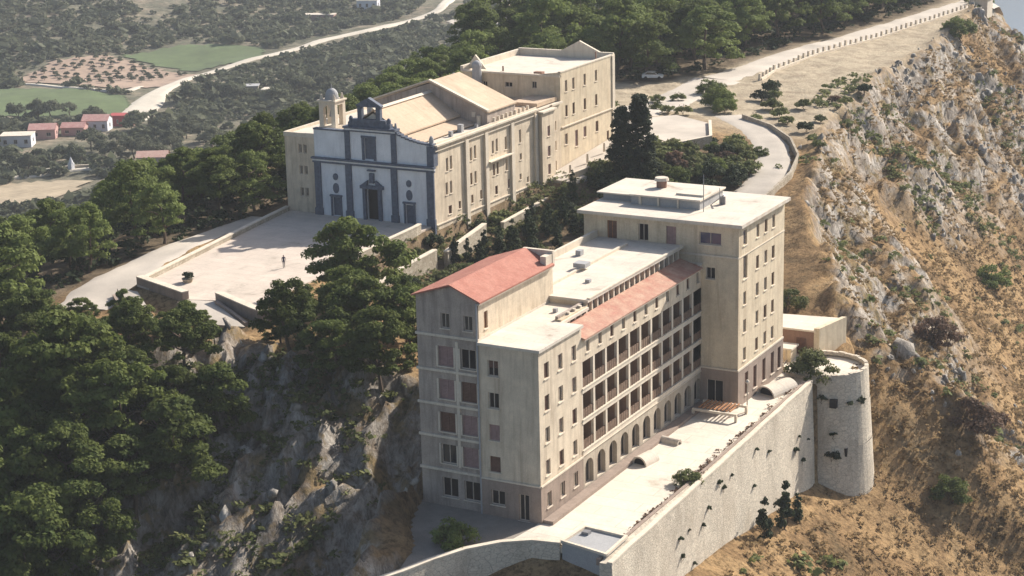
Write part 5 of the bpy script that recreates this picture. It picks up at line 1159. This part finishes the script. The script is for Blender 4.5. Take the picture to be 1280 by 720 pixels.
# dry grass and scrub on the seaward slope
n = 52000; X = r.uniform(-50, 60, n); Y = r.uniform(-30, 330, n); ed_ = X-np.interp(Y, RY, RX)
keep = (ed_ > 1.2) & (fbm(X*.06+5, Y*.06, 4)+r.rand(n)*.5 > .66) & (ed_ < 75); X, Y = X[keep], Y[keep]; d_ = np.hypot(X-CAM[0], Y-CAM[1])
stuff_bushes('dry_grass', X, Y, r.uniform(.2, .8, len(X)), None, M['drybush'], 'golden dry grass and low scrub over the steep seaward slope', 6, 18, .27)
n = 13000; X = r.uniform(-55, 55, n); Y = r.uniform(-20, 340, n); ed_ = X-np.interp(Y, RY, RX)
keep = (ed_ > -6*(Y > 90)) & (fbm(X*.05+9, Y*.05+3, 4)+r.rand(n)*.22 > .70) & ~((ed_ < 2) & (Y < 70)); X, Y = X[keep], Y[keep]
stuff_bushes('hillside_scrub', X, Y, r.uniform(.5, 1.5, len(X)), None, M['bush'], 'dark green scrub scattered over the cliff and dry slope', 7, 22, .3)
n = 2600; X = r.uniform(-62, -14.8, n); Y = r.uniform(-26, 24, n)
keep = (fbm(X*.09+2, Y*.09+3, 4)+r.rand(n)*.4 > .68) & (gzs(X, Y) < 7.2); X, Y = X[keep], Y[keep]
stuff_bushes('cliff_scrub', X, Y, r.uniform(.4, 1.3, len(X)), None, M['bush'], 'green scrub clinging to the rock face below the square', 8, 22, .27)
n = 3400; X = r.uniform(-57, -14.8, n); Y = r.uniform(40, 108, n)
keep = (fbm(X*.1+2, Y*.1+3, 3)+r.rand(n)*.4 > .55) & ~inside(X, Y, [(-80, 20), (-53, 20), (-53.4, 110), (-80, 110)]); X, Y = X[keep], Y[keep]
stuff_bushes('garden_ground_cover', X, Y, r.uniform(.3, 1.1, len(X)), None, M['bush'], 'yellow-green weeds and ground cover in the terraced garden', 9, 18, .24)
yy = r.uniform(-3, 49, 260); stuff_bushes('kerb_weeds', 8.7-.01*yy+r.normal(0, .25, 260), yy, r.uniform(.2, .55, 260), None, M['brownbush'], 'brown weeds along the inside of the rampart wall', 10, 16, .26, z=np.full(260, -.02))
n = 7000; X = r.uniform(-130, -45, n); Y = r.uniform(-18, 400, n); keep = np.zeros(n, bool)
for P in WOODS.values(): keep |= inside(X, Y, P)
X, Y = X[keep], Y[keep]; stuff_bushes('wood_undergrowth', X, Y, r.uniform(.6, 1.5, len(X)), None, M['pinedark'], 'dark undergrowth on the floor of the pine woods', 12, 18, .3)
# rocks
def rock_stuff(name, X, Y, S, seed, label):
    r = np.random.RandomState(seed); Z_ = gzs(X, Y); import itertools
    t = (1+5**.5)/2
    iv = np.array([(-1, t, 0), (1, t, 0), (-1, -t, 0), (1, -t, 0), (0, -1, t), (0, 1, t), (0, -1, -t), (0, 1, -t), (t, 0, -1), (t, 0, 1), (-t, 0, -1), (-t, 0, 1)])/1.9
    fi = np.array([(0, 11, 5), (0, 5, 1), (0, 1, 7), (0, 7, 10), (0, 10, 11), (1, 5, 9), (5, 11, 4), (11, 10, 2), (10, 7, 6), (7, 1, 8), (3, 9, 4), (3, 4, 2), (3, 2, 6), (3, 6, 8), (3, 8, 9), (4, 9, 5), (2, 4, 11), (6, 2, 10), (8, 6, 7), (9, 8, 1)])
    m = len(X); V = iv[None]*(1+r.uniform(-.35, .35, (m, 12, 1)))*np.stack([r.uniform(.5, 1.1, m), r.uniform(.5, 1.1, m), r.uniform(.6, 1.7, m)], -1)[:, None, :]
    a = r.rand(m)*6.28; c, s = np.cos(a)[:, None], np.sin(a)[:, None]; tl = r.normal(0, .3, m)[:, None]
    x = V[..., 0]*c-V[..., 1]*s+V[..., 2]*tl; y = V[..., 0]*s+V[..., 1]*c; z = V[..., 2]
    P = np.stack([x*S[:, None]+X[:, None], y*S[:, None]+Y[:, None], z*S[:, None]+Z_[:, None]-.25*S[:, None]], -1).reshape(-1, 3)
    F = (fi[None]+np.arange(m)[:, None, None]*12).reshape(-1, 3)
    return tag(link(name, mesh_np(name, P, F, [M['rockface']])), label, 'rocks', kind='stuff')
m, t, p = nodes('rock_face'); v = coord(t, (1, .8, .35)); M['rockface'] = m
a = ramp(t, noise(t, .5, 8, .75, v, .6), [(.3, (.15, .13, .11)), (.48, (.32, .285, .245)), (.62, (.52, .48, .42))]); a = mix(t, .6, a, ramp(t, noise(t, 2.5, 6, .75, v), [(.35, (.2, .2, .2)), (.65, (.7, .7, .7))]), 'OVERLAY')
t.links.new(a, p.inputs['Base Color']); p.inputs['Roughness'].default_value = 1; p.inputs['Specular IOR Level'].default_value = .05; bump(t, p, noise(t, 2.2, 6, .8, v), .9, .3)
n = 10000; X = r.uniform(-60, 50, n); Y = r.uniform(-24, 330, n); _, RK = relief(X, Y)
keep = (RK*sstep(.46, .58, fbm(X*.06, Y*.06, 3)) > r.rand(n)*.6) ; X, Y = X[keep], Y[keep]
rock_stuff('cliff_rocks', X, Y, r.uniform(.2, .75, len(X))*np.where(r.rand(len(X)) < .08, 1.9, 1), 3, 'grey limestone outcrops and broken rocks on the cliffs')
# ================================================================ FIGURES, CAR, SMALL THINGS
def person(x, y, z, rz, shirt, legs, label):
    bm = {'v': [], 'e': [], 'r': []}
    def j(p, r_, par=None):
        bm['v'].append(p); bm['r'].append(r_)
        if par is not None: bm['e'].append((par, len(bm['v'])-1))
        return len(bm['v'])-1
    pel = j((0, 0, .95), .15); wa = j((0, 0, 1.12), .13, pel); che = j((0, .01, 1.32), .17, wa); nk = j((0, 0, 1.48), .07, che); hd = j((0, -.01, 1.6), .09, nk); tp_ = j((0, 0, 1.72), .075, hd)
    for s in (-1, 1):
        hp = j((s*.1, 0, .88), .1, pel); kn = j((s*.12, -.03+.05*s, .5), .065, hp); an = j((s*.12, .03+.1*s, .1), .045, kn); j((s*.13, -.1+.1*s, .04), .04, an)
        sh = j((s*.2, 0, 1.42), .06, che); el = j((s*.27, .02, 1.15), .045, sh); wr = j((s*.26, -.08, .92), .033, el); j((s*.26, -.11, .83), .04, wr)
    me = bpy.data.meshes.new('person'); me.from_pydata(bm['v'], bm['e'], []); o = link('person', me, None, (x, y, z), rz)
    mo = o.modifiers.new('skin', 'SKIN')
    for i, rr_ in enumerate(bm['r']): me.skin_vertices[0].data[i].radius = (rr_, rr_*.8)
    me.skin_vertices[0].data[0].use_root = True
    ms = o.modifiers.new('sub', 'SUBSURF'); ms.levels = 1; ms.render_levels = 1
    mt, t, p = nodes('person_clothes'); se = N(t, 'ShaderNodeSeparateXYZ'); t.links.new(N(t, 'ShaderNodeTexCoord').outputs['Object'], se.inputs[0])
    c = N(t, 'ShaderNodeValToRGB'); c.color_ramp.interpolation = 'CONSTANT'; e = c.color_ramp.elements; mr = N(t, 'ShaderNodeMath', operation='DIVIDE'); mr.inputs[1].default_value = 2.0; t.links.new(se.outputs['Z'], mr.inputs[0]); t.links.new(mr.outputs[0], c.inputs[0])
    e[0].position = 0; e[0].color = (.03, .03, .03, 1); e[1].position = .06; e[1].color = (*legs, 1)
    for pos, col in ((.48, shirt), (.735, (.35, .2, .14)), (.82, (.03, .02, .015))): q = e.new(pos); q.color = (*col, 1)
    t.links.new(c.outputs[0], p.inputs['Base Color']); p.inputs['Roughness'].default_value = .9
    me.materials.append(mt); return tag(o, label, 'person')
person(-59.8, 44.3, 8.0, 1.0, (.06, .06, .09), (.05, .05, .07), 'person in dark clothes walking alone in the middle of the church square')
SB = empty('stone_planter', (-67.0, 33.7, 8.0), 'dark round planter with bush near the left front of the church square', 'planter')
b = MB(); b.cyl(-67.0, 33.7, 8.0, 8.5, .55, .75, 12); b.build('bowl', M['garden_stone'], SB)
link('foliage', SHRD[0][0], SB, (0, 0, .3), 0, (.75, .75, .75))
def car(x, y, z, rz, paint, label):
    t = empty('parked_car', (x, y, z), label, 'car', None, rz); c, s = math.cos(rz), math.sin(rz)
    def loc(b): b.v = [(x+u*c-v*s, y+u*s+v*c, z+q) for u, v, q in b.v]; return b
    b = MB(); prof = [(-2.05, .35), (2.0, .35), (2.08, .62), (1.9, .82), (1.0, .95), (.45, 1.42), (-1.1, 1.46), (-1.75, 1.0), (-2.08, .9)]
    b.xprism(prof, -.85, .85); loc(b).build('body', paint, t)
    b = MB(); b.xprism([(.9, .97), (.42, 1.36), (-1.05, 1.4), (-1.6, 1.0)], -.862, .862); loc(b).build('side_glass', M['glass'], t)
    b = MB(); b.quad((1.02, -.72, .97), (1.02, .72, .97), (.5, .66, 1.39), (.5, -.66, 1.39)); loc(b).build('windscreen', M['glass'], t)
    for u in (-1.3, 1.3):
        for v in (-.8, .8):
            b = MB(); b.xprism([(u+.32*math.cos(a), .32+.32*math.sin(a)) for a in [2*math.pi*k/14 for k in range(14)]], v-.11, v+.11); loc(b).build('wheel', M['dark'], t)
    return t
wp = nodes('white_car_paint'); wp[2].inputs['Base Color'].default_value = (.7, .7, .7, 1); wp[2].inputs['Roughness'].default_value = .3
car(-72.5, 187.6, 9.55, rad(20), wp[0], 'white car parked in the shade at the edge of the wood by the hilltop road')
# ================================================================ HAZE
hb = MB(); hb.box(-1500, 900, -400, 2200, -335+0, 74.0)
hm = bpy.data.materials.new('haze_air'); hm.use_nodes = True; t = hm.node_tree; t.nodes.clear()
o_ = t.nodes.new('ShaderNodeOutputMaterial'); pv = t.nodes.new('ShaderNodeVolumePrincipled'); pv.inputs['Color'].default_value = (.86, .90, .95, 1); pv.inputs['Density'].default_value = .00014; pv.inputs['Anisotropy'].default_value = .0
t.links.new(pv.outputs[0], o_.inputs['Volume'])
tag(hb.build('haze', hm), 'pale summer haze over the valley', 'haze', kind='stuff')
